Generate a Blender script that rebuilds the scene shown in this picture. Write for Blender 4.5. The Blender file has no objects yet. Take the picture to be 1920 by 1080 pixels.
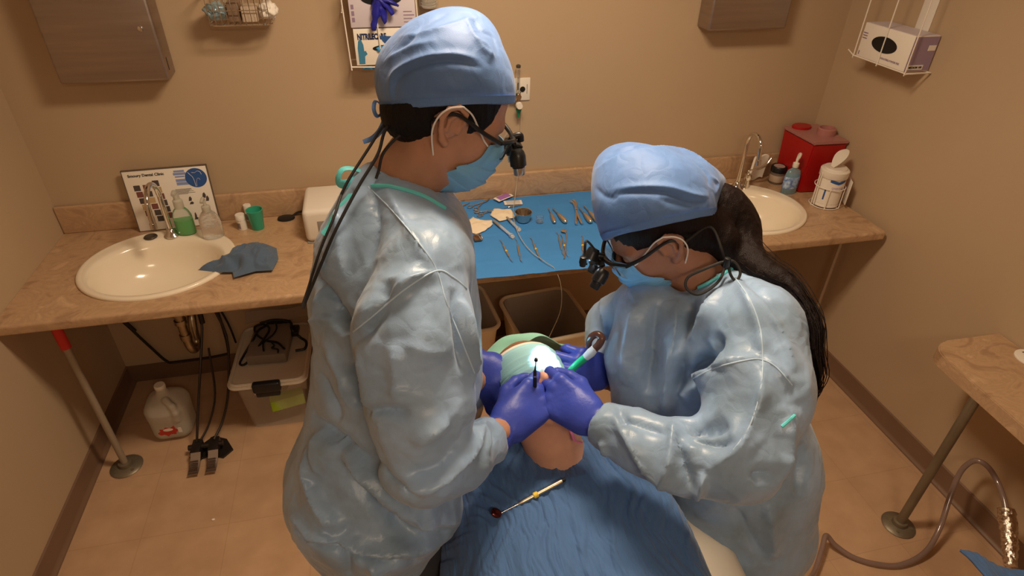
import bpy, bmesh, math, random
import numpy as np
from mathutils import Vector, Matrix
SC = bpy.context.scene
COL = SC.collection
random.seed(7)
PI = math.pi
# ---------------------------------------------------------------- camera (calibrated from the room's own lines)
FPX = 1138.0
CAM_H = 2.12
RX = Vector((0.97534844, -0.10956295, 0.19154994))
cy_ = Vector((-311, -779, FPX)).normalized()
cz_ = -Vector((-35, 1678, FPX)).normalized()
cy_ = (cy_ - cz_ * cy_.dot(cz_)).normalized()
cx_ = cy_.cross(cz_)
def cam_dir(px, py):
    v = Vector((px - 960, py - 540, FPX))
    return Vector((cx_.dot(v), cy_.dot(v), cz_.dot(v)))
ORG = Vector((0, 0, CAM_H))
def P(px, py, d):                       # the point of the room seen at (px, py), d metres in front of the lens
    return ORG + cam_dir(px, py) * (d / FPX)
def onz(px, py, z):
    r = cam_dir(px, py); return ORG + r * ((z - CAM_H) / r.z)
right = Vector((cx_[0], cy_[0], cz_[0])); down = Vector((cx_[1], cy_[1], cz_[1])); fwd = Vector((cx_[2], cy_[2], cz_[2]))
cam = bpy.data.cameras.new('camera'); camo = bpy.data.objects.new('camera', cam); COL.objects.link(camo)
m3 = Matrix((right, -down, -fwd)).transposed()
camo.matrix_world = Matrix.Translation(ORG) @ m3.to_4x4()
cam.sensor_width = 36; cam.lens = 36 * FPX / 1920; cam.clip_start = 0.05
SC.camera = camo
# ---------------------------------------------------------------- world, light, exposure
w = bpy.data.worlds.new('world'); SC.world = w; w.use_nodes = True
w.node_tree.nodes['Background'].inputs[0].default_value = (0.9, 0.72, 0.55, 1)
w.node_tree.nodes['Background'].inputs[1].default_value = 0.02
SC.view_settings.view_transform = 'Standard'; SC.view_settings.look = 'None'
SC.view_settings.gamma = 1; SC.view_settings.use_curve_mapping = False
SC.view_settings.exposure = 0.0
def area(name, loc, target, sx, sy, power, col):
    l = bpy.data.lights.new(name, 'AREA'); l.shape = 'RECTANGLE'; l.size = sx; l.size_y = sy
    l.energy = power; l.color = col
    o = bpy.data.objects.new(name, l); COL.objects.link(o)
    o.location = loc; d = Vector(target) - Vector(loc)
    o.rotation_euler = d.to_track_quat('-Z', 'Y').to_euler(); return o
WARM = (1.0, 0.78, 0.55)
area('lamp_or_fill_light', (0.42, 1.36, 2.655), (0.42, 1.36, 0), 0.50, 0.26, 31, WARM)
area('lamp_or_fill_light', (0.3, -0.9, 2.655), (0.3, -0.9, 0), 0.60, 0.30, 16, WARM)  # added fill, lifts the lower areas and the space under the worktop
# ---------------------------------------------------------------- materials
MATS = {}
def nd(nt, t, **kw):
    n = nt.nodes.new(t)
    for k, v in kw.items(): setattr(n, k, v)
    return n
def mat(name, col, rough=0.5, metal=0.0, var=0.0, vscale=8.0, bump=0.0, bscale=60.0, trans=0.0, ior=1.45,
        alpha=1.0, sss=0.0, spec=0.5, coat=0.0, sheen=0.0, emit=None, estr=0, stretch=None, dark=None):
    if name in MATS: return MATS[name]
    m = bpy.data.materials.new(name); m.use_nodes = True; nt = m.node_tree
    b = nt.nodes['Principled BSDF']
    b.inputs['Base Color'].default_value = (*col, 1); b.inputs['Roughness'].default_value = rough
    b.inputs['Metallic'].default_value = metal; b.inputs['IOR'].default_value = ior
    b.inputs['Transmission Weight'].default_value = trans; b.inputs['Alpha'].default_value = alpha
    b.inputs['Specular IOR Level'].default_value = spec; b.inputs['Coat Weight'].default_value = coat
    b.inputs['Sheen Weight'].default_value = sheen
    if sss: 
        b.inputs['Subsurface Weight'].default_value = sss; b.inputs['Subsurface Radius'].default_value = (0.012, 0.005, 0.003)
        b.inputs['Subsurface Scale'].default_value = 1.0
    if emit: b.inputs['Emission Color'].default_value = (*emit, 1); b.inputs['Emission Strength'].default_value = estr
    tc = nd(nt, 'ShaderNodeTexCoord'); src = tc.outputs['Object']
    if stretch:
        mp = nd(nt, 'ShaderNodeMapping'); mp.inputs['Scale'].default_value = stretch
        nt.links.new(src, mp.inputs['Vector']); src = mp.outputs['Vector']
    if var > 0:
        n = nd(nt, 'ShaderNodeTexNoise'); n.inputs['Scale'].default_value = vscale; n.inputs['Detail'].default_value = 5
        nt.links.new(src, n.inputs['Vector'])
        r = nd(nt, 'ShaderNodeValToRGB'); r.color_ramp.elements[0].position = 0.32; r.color_ramp.elements[1].position = 0.68
        d = dark if dark else tuple(c * (1 - var) for c in col)
        r.color_ramp.elements[0].color = (*d, 1)
        r.color_ramp.elements[1].color = (*[min(1, c * (1 + var * 0.5)) for c in col], 1)
        nt.links.new(n.outputs['Fac'], r.inputs['Fac']); nt.links.new(r.outputs['Color'], b.inputs['Base Color'])
    if bump > 0:
        n = nd(nt, 'ShaderNodeTexNoise'); n.inputs['Scale'].default_value = bscale; n.inputs['Detail'].default_value = 4
        nt.links.new(src, n.inputs['Vector'])
        bp = nd(nt, 'ShaderNodeBump'); bp.inputs['Strength'].default_value = bump; bp.inputs['Distance'].default_value = 0.004
        nt.links.new(n.outputs['Fac'], bp.inputs['Height']); nt.links.new(bp.outputs['Normal'], b.inputs['Normal'])
    MATS[name] = m; return m
# ---------------------------------------------------------------- object helpers
def tag(o, label=None, cat=None, group=None, kind=None):
    if label: o['label'] = label
    if cat: o['category'] = cat
    if group: o['group'] = group
    if kind: o['kind'] = kind
    return o
def thing(name, label, cat, loc=(0, 0, 0), rotz=0.0, group=None):
    o = bpy.data.objects.new(name, None); COL.objects.link(o); o.empty_display_size = 0.05
    o.location = loc; o.rotation_euler = (0, 0, rotz); tag(o, label, cat, group); return o
def wm(o):
    m = Matrix.LocRotScale(o.location, o.rotation_euler, None)
    return wm(o.parent) @ m if o.parent else m
def obj(name, bm, m, parent=None, smooth=True, world=True, label=None, ang=40):
    """link a bmesh as one mesh object; geometry is given in room coordinates when world=True"""
    me = bpy.data.meshes.new(name)
    if isinstance(bm, bmesh.types.BMesh):
        bmesh.ops.recalc_face_normals(bm, faces=bm.faces)
        bm.to_mesh(me); bm.free()
    else:
        me = bm
    o = bpy.data.objects.new(name, me); COL.objects.link(o)
    if parent:
        o.parent = parent
        if world: me.transform(wm(parent).inverted())
    ms = m if isinstance(m, (list, tuple)) else [m]
    for x in ms: me.materials.append(x)
    if smooth:
        me.polygons.foreach_set('use_smooth', [True] * len(me.polygons))
        if ang: me.set_sharp_from_angle(angle=math.radians(ang))
    if label: o['label'] = label
    return o
def copy_tree(o, parent=None):
    c = o.copy(); COL.objects.link(c); c.parent = parent
    for ch in [x for x in bpy.data.objects if x.parent == o]: copy_tree(ch, c)
    return c
def B(): return bmesh.new()
def box(bm, x0, x1, y0, y1, z0, z1, bev=0.0, M=None, seg=2, mi=0):
    r = bmesh.ops.create_cube(bm, size=1)
    vs = r['verts']
    for v in vs:
        v.co = Vector(((x0 + x1) / 2 + v.co.x * (x1 - x0), (y0 + y1) / 2 + v.co.y * (y1 - y0), (z0 + z1) / 2 + v.co.z * (z1 - z0)))
    fs = set(f for v in vs for f in v.link_faces)
    if bev > 0:
        es = list(set(e for v in vs for e in v.link_edges))
        r2 = bmesh.ops.bevel(bm, geom=es, offset=bev, segments=seg, affect='EDGES', profile=0.5)
        vs = set(v for v in vs if v.is_valid) | set(r2['verts']); fs = set(f for v in vs for f in v.link_faces)
    for f in fs: f.material_index = mi
    if M is not None: bmesh.ops.transform(bm, matrix=M, verts=list(vs))
    return bm
def lathe(bm, prof, M=None, n=32, ax=1.0, ay=1.0, mi=0):
    """revolve [(r, z), ...] about z; M places it"""
    rings = []
    for r, z in prof:
        if r < 1e-6:
            rings.append([bm.verts.new((0, 0, z))])
        else:
            rings.append([bm.verts.new((r * ax * math.cos(2 * PI * k / n), r * ay * math.sin(2 * PI * k / n), z)) for k in range(n)])
    for a, b in zip(rings, rings[1:]):
        for k in range(n):
            k2 = (k + 1) % n
            if len(a) == 1 and len(b) == 1: continue
            if len(a) == 1: f = bm.faces.new((a[0], b[k], b[k2]))
            elif len(b) == 1: f = bm.faces.new((a[k], b[0], a[k2]))
            else: f = bm.faces.new((a[k], b[k], b[k2], a[k2]))
            f.material_index = mi
    if M is not None: bmesh.ops.transform(bm, matrix=M, verts=[v for r in rings for v in r])
    return bm
def T(x, y, z): return Matrix.Translation((x, y, z))
def align(a, b):
    """matrix taking the z axis segment 0..|ab| onto a..b"""
    a = Vector(a); d = Vector(b) - a
    return Matrix.Translation(a) @ d.to_track_quat('Z', 'Y').to_matrix().to_4x4()
def cyl(bm, a, b, r, r2=None, n=16, cap=True, mi=0):
    r2 = r if r2 is None else r2; L = (Vector(b) - Vector(a)).length
    pr = [(r, 0), (r2, L)]
    if cap: pr = [(0, 0)] + pr + [(0, L)]
    return lathe(bm, pr, align(a, b), n, mi=mi)
def spline(pts, n=8, closed=False):
    pts = [Vector(p) for p in pts]; out = []; N = len(pts)
    rng = range(N if closed else N - 1)
    for i in rng:
        p1, p2 = pts[i], pts[(i + 1) % N]
        p0 = pts[(i - 1) % N] if (closed or i > 0) else p1 * 2 - p2
        p3 = pts[(i + 2) % N] if (closed or i + 2 < N) else p2 * 2 - p1
        for k in range(n):
            t = k / n
            out.append(0.5 * ((2 * p1) + (p2 - p0) * t + (2 * p0 - 5 * p1 + 4 * p2 - p3) * t * t + (3 * p1 - p0 - 3 * p2 + p3) * t ** 3))
    if not closed: out.append(pts[-1])
    return out
def tube(bm, pts, r, n=10, sm=8, closed=False, mi=0, flat=1.0, up=None):
    """a tube along smoothed points; r is a number or a list per given point"""
    P0 = [Vector(p) for p in pts]
    path = spline(P0, sm, closed) if sm > 1 else P0
    if isinstance(r, (list, tuple)):
        k = (len(path) - 1) / max(1, len(r) - 1)
        rr = [np.interp(i / k, range(len(r)), r) for i in range(len(path))]
    else: rr = [r] * len(path)
    N = len(path); rings = []; nrm = None
    for i, p in enumerate(path):
        t = (path[(i + 1) % N] - path[i - 1]) if (closed or 0 < i < N - 1) else (path[1] - path[0] if i == 0 else path[-1] - path[-2])
        if t.length < 1e-9: t = Vector((0, 0, 1))
        t.normalize()
        if nrm is None:
            nrm = Vector(up) if up is not None else (Vector((0, 0, 1)) if abs(t.z) < 0.9 else Vector((1, 0, 0)))
        nrm = (nrm - t * nrm.dot(t)); nrm = nrm.normalized() if nrm.length > 1e-6 else t.orthogonal().normalized()
        bi = t.cross(nrm)
        rings.append([bm.verts.new(p + (nrm * math.cos(2 * PI * k / n) * flat + bi * math.sin(2 * PI * k / n)) * rr[i]) for k in range(n)])
    rg = range(N if closed else N - 1)
    for i in rg:
        a, b = rings[i], rings[(i + 1) % N]
        for k in range(n):
            f = bm.faces.new((a[k], a[(k + 1) % n], b[(k + 1) % n], b[k])); f.material_index = mi
    if not closed:
        for rg_ in (rings[0], rings[-1]):
            f = bm.faces.new(rg_); f.material_index = mi
    return bm
def prism(bm, poly, z0, z1, M=None, mi=0):
    a = [bm.verts.new((x, y, z0)) for x, y in poly]; b = [bm.verts.new((x, y, z1)) for x, y in poly]
    n = len(poly); fs = [bm.faces.new(a), bm.faces.new(b)]
    for k in range(n): fs.append(bm.faces.new((a[k], a[(k + 1) % n], b[(k + 1) % n], b[k])))
    for f in fs: f.material_index = mi
    if M is not None: bmesh.ops.transform(bm, matrix=M, verts=a + b)
    return bm
def ellipse(a, b, n=32, cx=0, cy=0): return [(cx + a * math.cos(2 * PI * k / n), cy + b * math.sin(2 * PI * k / n)) for k in range(n)]
def rrect(w, h, r, n=5, cx=0, cy=0):
    out = []
    for sx, sy, a0 in ((1, 1, 0), (-1, 1, 90), (-1, -1, 180), (1, -1, 270)):
        for k in range(n + 1):
            a = math.radians(a0 + 90 * k / n)
            out.append((cx + sx * (w / 2 - r) + r * math.cos(a), cy + sy * (h / 2 - r) + r * math.sin(a)))
    return out
def sheet(bm, f, nu, nv, thick=0.0, mi=0):
    """grid surface f(u, v) -> point, optionally given thickness along its normal"""
    g = [[Vector(f(i / nu, j / nv)) for j in range(nv + 1)] for i in range(nu + 1)]
    def norm(i, j):
        a = g[min(nu, i + 1)][j] - g[max(0, i - 1)][j]; b = g[i][min(nv, j + 1)] - g[i][max(0, j - 1)]
        c = a.cross(b); return c.normalized() if c.length > 1e-12 else Vector((0, 0, 1))
    v1 = [[bm.verts.new(g[i][j]) for j in range(nv + 1)] for i in range(nu + 1)]
    for i in range(nu):
        for j in range(nv):
            bm.faces.new((v1[i][j], v1[i + 1][j], v1[i + 1][j + 1], v1[i][j + 1])).material_index = mi
    if thick:
        v2 = [[bm.verts.new(g[i][j] - norm(i, j) * thick) for j in range(nv + 1)] for i in range(nu + 1)]
        for i in range(nu):
            for j in range(nv):
                bm.faces.new((v2[i][j], v2[i][j + 1], v2[i + 1][j + 1], v2[i + 1][j])).material_index = mi
        for i in range(nu):
            for j in (0, nv): bm.faces.new((v1[i][j], v2[i][j], v2[i + 1][j], v1[i + 1][j])).material_index = mi
        for j in range(nv):
            for i in (0, nu): bm.faces.new((v1[i][j], v1[i][j + 1], v2[i][j + 1], v2[i][j])).material_index = mi
    return bm
def text_mesh(txt, size, M, extrude=0.0004, bold=0.0, align='CENTER', sx=1.0):
    c = bpy.data.curves.new('t', 'FONT'); c.body = txt; c.size = size; c.extrude = extrude; c.offset = bold
    c.align_x = align; c.align_y = 'CENTER'; c.resolution_u = 3
    o = bpy.data.objects.new('t', c); COL.objects.link(o)
    dg = bpy.context.evaluated_depsgraph_get(); me = bpy.data.meshes.new_from_object(o.evaluated_get(dg))
    bpy.data.objects.remove(o); me.materials.clear()
    me.transform(M @ Matrix.Scale(sx, 4, (1, 0, 0))); return me
def boolean_cut(bm, cut):
    a = bpy.data.meshes.new('a'); bm.to_mesh(a); bm.free(); b = bpy.data.meshes.new('b'); cut.to_mesh(b); cut.free()
    oa = bpy.data.objects.new('a', a); ob = bpy.data.objects.new('b', b); COL.objects.link(oa); COL.objects.link(ob)
    md = oa.modifiers.new('x', 'BOOLEAN'); md.operation = 'DIFFERENCE'; md.object = ob; md.solver = 'EXACT'
    dg = bpy.context.evaluated_depsgraph_get(); me = bpy.data.meshes.new_from_object(oa.evaluated_get(dg))
    bpy.data.objects.remove(oa); bpy.data.objects.remove(ob)
    out = bmesh.new(); out.from_mesh(me); return out
def struct(o): o['kind'] = 'structure'; return o
# ---------------------------------------------------------------- common materials
M_wall = mat('warm_beige_paint', (0.51, 0.372, 0.238), 0.55, var=0.05, vscale=1.2, bump=0.06, bscale=180)
M_base = mat('brown_rubber_base', (0.20, 0.115, 0.07), 0.45, var=0.06)
M_lam = None
M_porc = mat('cream_porcelain', (0.88, 0.78, 0.62), 0.16, coat=0.3)
M_chrome = mat('chrome', (0.75, 0.73, 0.70), 0.09, 1.0)
M_steel = mat('brushed_steel', (0.44, 0.37, 0.33), 0.42, 1.0, bump=0.1, bscale=90, stretch=(1, 1, 14), var=0.12, vscale=3)
M_tool = mat('instrument_steel', (0.66, 0.63, 0.60), 0.22, 1.0)
M_brass = mat('aged_brass', (0.42, 0.33, 0.22), 0.35, 1.0, var=0.25, vscale=20)
M_galv = mat('galvanised_pipe', (0.24, 0.20, 0.14), 0.45, 0.55, var=0.15, vscale=10)
M_black = mat('black_plastic', (0.012, 0.012, 0.013), 0.35)
M_rubber = mat('black_rubber', (0.02, 0.018, 0.017), 0.6)
M_white = mat('white_plastic', (0.82, 0.76, 0.67), 0.35)
M_wire = mat('white_coated_wire', (0.85, 0.79, 0.70), 0.3)
M_red = mat('red_plastic', (0.40, 0.008, 0.008), 0.35, var=0.06)
M_paper = mat('white_paper', (0.85, 0.79, 0.70), 0.8)
M_ink = mat('black_ink', (0.02, 0.02, 0.025), 0.6)
M_blueink = mat('blue_ink', (0.03, 0.10, 0.34), 0.5)
def laminate():
    m = bpy.data.materials.new('tan_stone_laminate'); m.use_nodes = True; nt = m.node_tree; b = nt.nodes['Principled BSDF']
    tc = nd(nt, 'ShaderNodeTexCoord'); mp = nd(nt, 'ShaderNodeMapping'); mp.inputs['Scale'].default_value = (6.5, 9, 9); mp.inputs['Rotation'].default_value = (0, 0, .5)
    nt.links.new(tc.outputs['Object'], mp.inputs['Vector'])
    n1 = nd(nt, 'ShaderNodeTexNoise'); n1.inputs['Scale'].default_value = 1.0; n1.inputs['Detail'].default_value = 8; n1.inputs['Distortion'].default_value = 1.6
    n1.inputs['Roughness'].default_value = 0.6
    nt.links.new(mp.outputs['Vector'], n1.inputs['Vector'])
    r = nd(nt, 'ShaderNodeValToRGB'); cr = r.color_ramp
    cr.elements[0].position = 0.36; cr.elements[0].color = (0.38, 0.235, 0.135, 1)
    cr.elements[1].position = 0.72; cr.elements[1].color = (0.66, 0.45, 0.27, 1)
    e = cr.elements.new(0.50); e.color = (0.53, 0.345, 0.20, 1); e = cr.elements.new(0.56); e.color = (0.46, 0.295, 0.17, 1)
    nt.links.new(n1.outputs['Fac'], r.inputs['Fac']); nt.links.new(r.outputs['Color'], b.inputs['Base Color'])
    b.inputs['Roughness'].default_value = 0.38
    return m
M_lam = laminate()
def floor_mat():
    m = bpy.data.materials.new('tan_vinyl_tile'); m.use_nodes = True; nt = m.node_tree; b = nt.nodes['Principled BSDF']
    tc = nd(nt, 'ShaderNodeTexCoord'); br = nd(nt, 'ShaderNodeTexBrick'); br.offset = 0.0; br.squash = 1.0
    mp = nd(nt, 'ShaderNodeMapping'); mp.inputs['Location'].default_value = (1.045 + 0.318 * 4, 0.255, 0)
    nt.links.new(tc.outputs['Object'], mp.inputs['Vector']); nt.links.new(mp.outputs['Vector'], br.inputs['Vector'])
    br.inputs['Scale'].default_value = 1; br.inputs['Brick Width'].default_value = 0.318; br.inputs['Row Height'].default_value = 0.318
    br.inputs['Mortar Size'].default_value = 0.0012; br.inputs['Mortar Smooth'].default_value = 0.3
    br.inputs['Color1'].default_value = (0.59, 0.375, 0.225, 1); br.inputs['Color2'].default_value = (0.565, 0.36, 0.215, 1)
    br.inputs['Mortar'].default_value = (0.47, 0.29, 0.17, 1)
    n = nd(nt, 'ShaderNodeTexNoise'); n.inputs['Scale'].default_value = 9; n.inputs['Detail'].default_value = 8
    nt.links.new(tc.outputs['Object'], n.inputs['Vector'])
    r = nd(nt, 'ShaderNodeValToRGB'); r.color_ramp.elements[0].position = 0.3; r.color_ramp.elements[0].color = (0.84, 0.82, 0.80, 1)
    r.color_ramp.elements[1].position = 0.7; r.color_ramp.elements[1].color = (1, 1, 1, 1)
    nt.links.new(n.outputs['Fac'], r.inputs['Fac'])
    mx = nd(nt, 'ShaderNodeMixRGB', blend_type='MULTIPLY'); mx.inputs[0].default_value = 1
    nt.links.new(br.outputs['Color'], mx.inputs[1]); nt.links.new(r.outputs['Color'], mx.inputs[2])
    nt.links.new(mx.outputs[0], b.inputs['Base Color']); b.inputs['Roughness'].default_value = 0.42
    return m
# ---------------------------------------------------------------- room shell
XL, XR, YB, YF, ZC = -1.318, 2.18, 2.60, -2.0, 2.70
b = B(); box(b, XL - .2, XR + .2, YF - .2, YB + .2, -0.1, 0); struct(obj('floor', b, floor_mat(), smooth=False))
b = B(); box(b, XL - .2, XR + .2, YF - .2, YB + .2, ZC, ZC + .1); struct(obj('ceiling', b, mat('ceiling_white', (0.72, 0.68, 0.62), 0.9), smooth=False))
b = B(); box(b, XL - .2, XR + .2, YB, YB + .12, 0, ZC); struct(obj('wall_back', b, M_wall, smooth=False))
b = B(); box(b, XL - .2, XR + .2, YF - .12, YF, 0, ZC); struct(obj('wall_front', b, M_wall, smooth=False))
b = B(); box(b, XL - .12, XL, YF, YB, 0, ZC); struct(obj('wall_left', b, M_wall, smooth=False))
b = B(); box(b, XR, XR + .12, YF, YB, 0, ZC); struct(obj('wall_right', b, M_wall, smooth=False))
b = B(); box(b, XL, XR, YB - .008, YB, 0, .10, .003); struct(obj('baseboard_back', b, M_base))
def cove(bm, x, sgn):
    poly = [(0, 0), (0.022, 0), (0.02, 0.006), (0.010, 0.012), (0.007, 0.02), (0.007, 0.098), (0.0, 0.102)]
    L = YB - YF
    M = Matrix.Translation((x, YF, 0)) @ Matrix(((sgn, 0, 0, 0), (0, 0, 1, 0), (0, 1, 0, 0), (0, 0, 0, 1)))
    prism(bm, poly, 0, L, M)
b = B(); cove(b, XL, 1); struct(obj('baseboard_left', b, M_base))
b = B(); cove(b, XR, -1); struct(obj('baseboard_right', b, M_base))
# ceiling lamp over the chair, and an unseen panel added to carry the fill
for i, (x, y, lab) in enumerate(((.42, 1.36, 'flat white ceiling light panel over the dental chair'), (.3, -.9, 'added flat white panel for fill light, out of view near the front wall'))):
    t = thing('lamp_or_fill_panel', lab, 'ceiling light', (x, y, ZC))
    b = B(); box(b, x - .62, x + .62, y - .32, y + .32, ZC - .03, ZC, .004); obj('frame', b, M_white, t)
    b = B(); box(b, x - .59, x + .59, y - .29, y + .29, ZC - .034, ZC - .03); obj('diffuser', b, mat('lamp_diffuser', (.9, .85, .75), .6, emit=WARM, estr=1.5), t, smooth=False)
# ---------------------------------------------------------------- worktop with backsplash, legs
def bullnose_slab(x0, x1, y0, y1, z0, z1, r=0.012):
    bm = B(); poly = [(y1, z0), (y1, z1)]
    for k in range(7):
        a = math.radians(90 + 15 * k); poly.append((y0 + r + r * math.cos(a), z1 - r + r * math.sin(a)))
    for k in range(5):
        a = math.radians(180 + 22.5 * k); poly.append((y0 + .006 + .006 * math.cos(a), z0 + .006 + .006 * math.sin(a)))
    M = Matrix(((0, 0, 1, x0), (1, 0, 0, 0), (0, 1, 0, 0), (0, 0, 0, 1)))
    prism(bm, poly, 0, x1 - x0, M); return bm
CT = 0.85
wt = thing('worktop', 'long tan stone-look laminate worktop with two round sinks along the back wall', 'worktop', (0.4, 2.26, 0))
slab = bullnose_slab(XL + .001, XR - .03, 1.93, YB - .001, CT - .04, CT)
bmesh.ops.recalc_face_normals(slab, faces=slab.faces)
cut = B()
for sx in (-.876, 1.649): prism(cut, ellipse(.262, .243, 64, sx, 2.258), CT - .1, CT + .05)
bmesh.ops.recalc_face_normals(cut, faces=cut.faces)
slab = boolean_cut(slab, cut); obj('slab', slab, M_lam, wt, ang=30)
b = B(); box(b, XL + .001, XR - .002, YB - .022, YB - .001, CT - .001, CT + .122, .007, seg=3); obj('backsplash', b, M_lam, wt, ang=30)
b = B(); box(b, XL + .001, XR - .04, YB - .03, YB - .002, CT - .09, CT - .04); obj('wall_cleat', b, mat('dark_wood', (.12, .07, .04), .6), wt)
def pipe_leg(x, y, top, r, m, fm, par, red=False):
    b = B(); cyl(b, (x, y, .012), (x, y, top), r, n=20)
    l = obj('leg', b, m, par)
    b = B(); lathe(b, [(0, 0), (.062, 0), (.064, .004), (.058, .010), (.028, .014), (.026, .030), (.018, .032), (0, .032)], T(x, y, 0), 28)
    for k in range(4):
        a = PI / 4 + k * PI / 2; lathe(b, [(.007, .009), (.007, .0125), (0, .0135)], T(x + .045 * math.cos(a), y + .045 * math.sin(a), 0), 10)
    obj('floor_flange', b, fm, l)
    if red:
        b = B(); cyl(b, (x, y, top - .15), (x, y, top - .02), r * 1.35, n=20); obj('collar', b, mat('red_tape', (.6, .03, .02), .5), l, label='red collar at the top of the leg')
    return l
pipe_leg(-1.194, 2.034, CT - .04, .013, mat('grey_pipe', (.36, .30, .22), .45, .3), M_galv, wt, True)
b = B(); cyl(b, (2.125, 2.12, .0), (2.125, 2.12, CT - .04), .0085, n=14); obj('leg', b, mat('pale_pipe', (.48, .38, .27), .5, .2), wt)
# ---------------------------------------------------------------- sinks
def sink(cx, cy, lab):
    t = thing('sink', lab, 'sink', (cx, cy, CT))
    b = B(); n = 96; rings = []
    prof = []   # (a, b, offset y, z)
    for a, bb, oy, z in ((.279, .260, 0, .0005), (.280, .261, 0, .006), (.276, .257, 0, .0115), (.268, .249, 0, .0135), (.262, .243, -.001, .012), (.255, .232, -.008, .011),
                         (.246, .216, -.020, .0105), (.238, .207, -.026, .007), (.231, .200, -.028, -.003), (.224, .193, -.029, -.020), (.212, .181, -.028, -.055), (.19, .16, -.024, -.095),
                         (.15, .125, -.018, -.128), (.10, .083, -.010, -.145), (.05, .042, -.004, -.152), (.024, .024, 0, -.155)):
        prof.append((a, bb, oy, z))
    for a, bb, oy, z in prof:
        rings.append([b.verts.new((cx + a * math.cos(2 * PI * k / n), cy + oy + bb * math.sin(2 * PI * k / n), CT + z)) for k in range(n)])
    for r0, r1 in zip(rings, rings[1:]):
        for k in range(n): b.faces.new((r0[k], r1[k], r1[(k + 1) % n], r0[(k + 1) % n]))
    o = obj('basin', b, M_porc, t, ang=60)
    b = B(); lathe(b, [(.03, -.153), (.026, -.151), (.012, -.153), (.010, -.160), (0, -.160)], T(cx, cy, CT), 24); obj('drain', b, M_chrome, t)
    return t
sink(-.876, 2.258, 'round cream porcelain sink beside the clinic sign, blue cloth on its rim')
sink(1.649, 2.258, 'round cream porcelain sink beside the wipes tub and red sharps bin')
# drain pipe beneath the left sink
t = thing('drain_pipe', 'aged brass drain trap pipe hanging under the left sink', 'pipe', (-.86, 2.25, .45))
b = B(); cyl(b, (-.876, 2.258, .693), (-.876, 2.258, .56), .019); cyl(b, (-.876, 2.258, .64), (-.876, 2.258, .60), .026)
cyl(b, (-.876, 2.258, .575), (-.876, 2.258, .555), .024); obj('tailpiece', b, M_brass, t)
b = B(); tube(b, [(-.876, 2.258, .58), (-.876, 2.258, .46), (-.874, 2.272, .405), (-.872, 2.305, .385), (-.870, 2.335, .41), (-.868, 2.345, .48), (-.866, 2.40, .53), (-.866, 2.60, .53)], .018, n=14); cyl(b, (-.876, 2.258, .50), (-.876, 2.258, .475), .023)
obj('trap', b, M_brass, t)
b = B(); cyl(b, (-.866, 2.598, .53), (-.866, 2.585, .53), .04, n=24); obj('wall_plate', b, M_chrome, t)
# faucet left
def gooseneck(bx, by, z0, h, reach, r, lab):
    t = thing('faucet', lab, 'faucet', (bx, by, z0))
    b = B(); lathe(b, [(0, 0), (.030, 0), (.032, .004), (.028, .010), (.019, .018), (.017, .030), (.0135, .034), (r, .036)], T(bx, by, z0), 28); obj('base', b, M_chrome, t)
    R = reach / 2; pts = [(bx, by, z0 + .03), (bx, by, z0 + h * .35), (bx, by, z0 + h * .7)]
    for k in range(9):
        a = PI * k / 8; pts.append((bx, by - R + R * math.cos(a), z0 + h - R + R * math.sin(a)))
    pts.append((bx, by - 2 * R - .004, z0 + h - R - .03)); pts.append((bx, by - 2 * R - .008, z0 + h - R - .055))
    b = B(); tube(b, pts, r, n=18, sm=5); obj('spout', b, M_chrome, t)
    e = Vector(pts[-1]); b = B(); cyl(b, e + Vector((0, .001, .012)), e - Vector((0, .002, .010)), r * 1.22, n=18); obj('aerator', b, M_chrome, t)
    return t
gooseneck(-.868, 2.462, CT + .0115, .255, .15, .0098, 'tall chrome gooseneck faucet at the left sink')
b = B(); lathe(b, [(0, 0), (.026, 0), (.026, .003), (.023, .006), (0, .007)], T(-.952, 2.462, CT + .0115), 28)
tag(obj('hole_cover', b, mat('dark_chrome', (.12, .10, .085), .3, .8)), 'dark round hole cover on the left sink rim', 'sink cover')
fr = gooseneck(1.715, 2.452, CT + .0115, .29, .11, .0098, 'chrome gooseneck faucet with wing lever at the right sink')
b = B(); cyl(b, (1.765, 2.452, CT + .012), (1.765, 2.452, CT + .055), .017, .013); lathe(b, [(.013, 0), (.019, .012), (.017, .028), (.006, .034), (0, .034)], T(1.765, 2.452, CT + .05), 20)
hv = obj('valve', b, M_chrome, fr)
b = B(); tube(b, [(1.765, 2.452, CT + .075), (1.765, 2.455, CT + .098), (1.82, 2.46, CT + .10), (1.855, 2.465, CT + .115), (1.88, 2.468, CT + .15)], [.006, .006, .008, .011, .006], n=12, flat=.6); obj('lever', b, M_chrome, hv)
# ---------------------------------------------------------------- modelling bodies and cloth as smooth solids
from mathutils.bvhtree import BVHTree
from mathutils import noise as mnoise
def V3(p): return np.array([float(p[0]), float(p[1]), float(p[2])])
class Sol:
    """a solid: f(points) -> signed distance"""
    def __init__(s, f, pts, pad): s.f = f; a = np.array(pts); s.lo = a.min(0) - pad; s.hi = a.max(0) + pad
    def __call__(s, p): return s.f(p)
def cone(a, b, ra, rb, flat=None, k=1.0):
    """tapered limb a->b; k<1 widens it along direction flat (k is the squeeze of that axis)"""
    a = V3(a); b = V3(b); ab = b - a; L2 = ab @ ab
    n = None if flat is None else V3(flat) / np.linalg.norm(V3(flat))
    if n is not None:
        abn = ab + n * (ab @ n) * (k - 1); L2n = abn @ abn
    def f(p):
        q = p - a
        if n is not None:
            q = q + np.outer(q @ n, n) * (k - 1); d = abn; l2 = L2n
        else: d = ab; l2 = L2
        h = np.clip(q @ d / max(l2, 1e-9), 0, 1)
        return np.linalg.norm(q - h[:, None] * d, axis=1) - (ra + (rb - ra) * h)
    m = max(ra, rb) / min(1, k)
    return Sol(f, [a, b], m)
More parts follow.
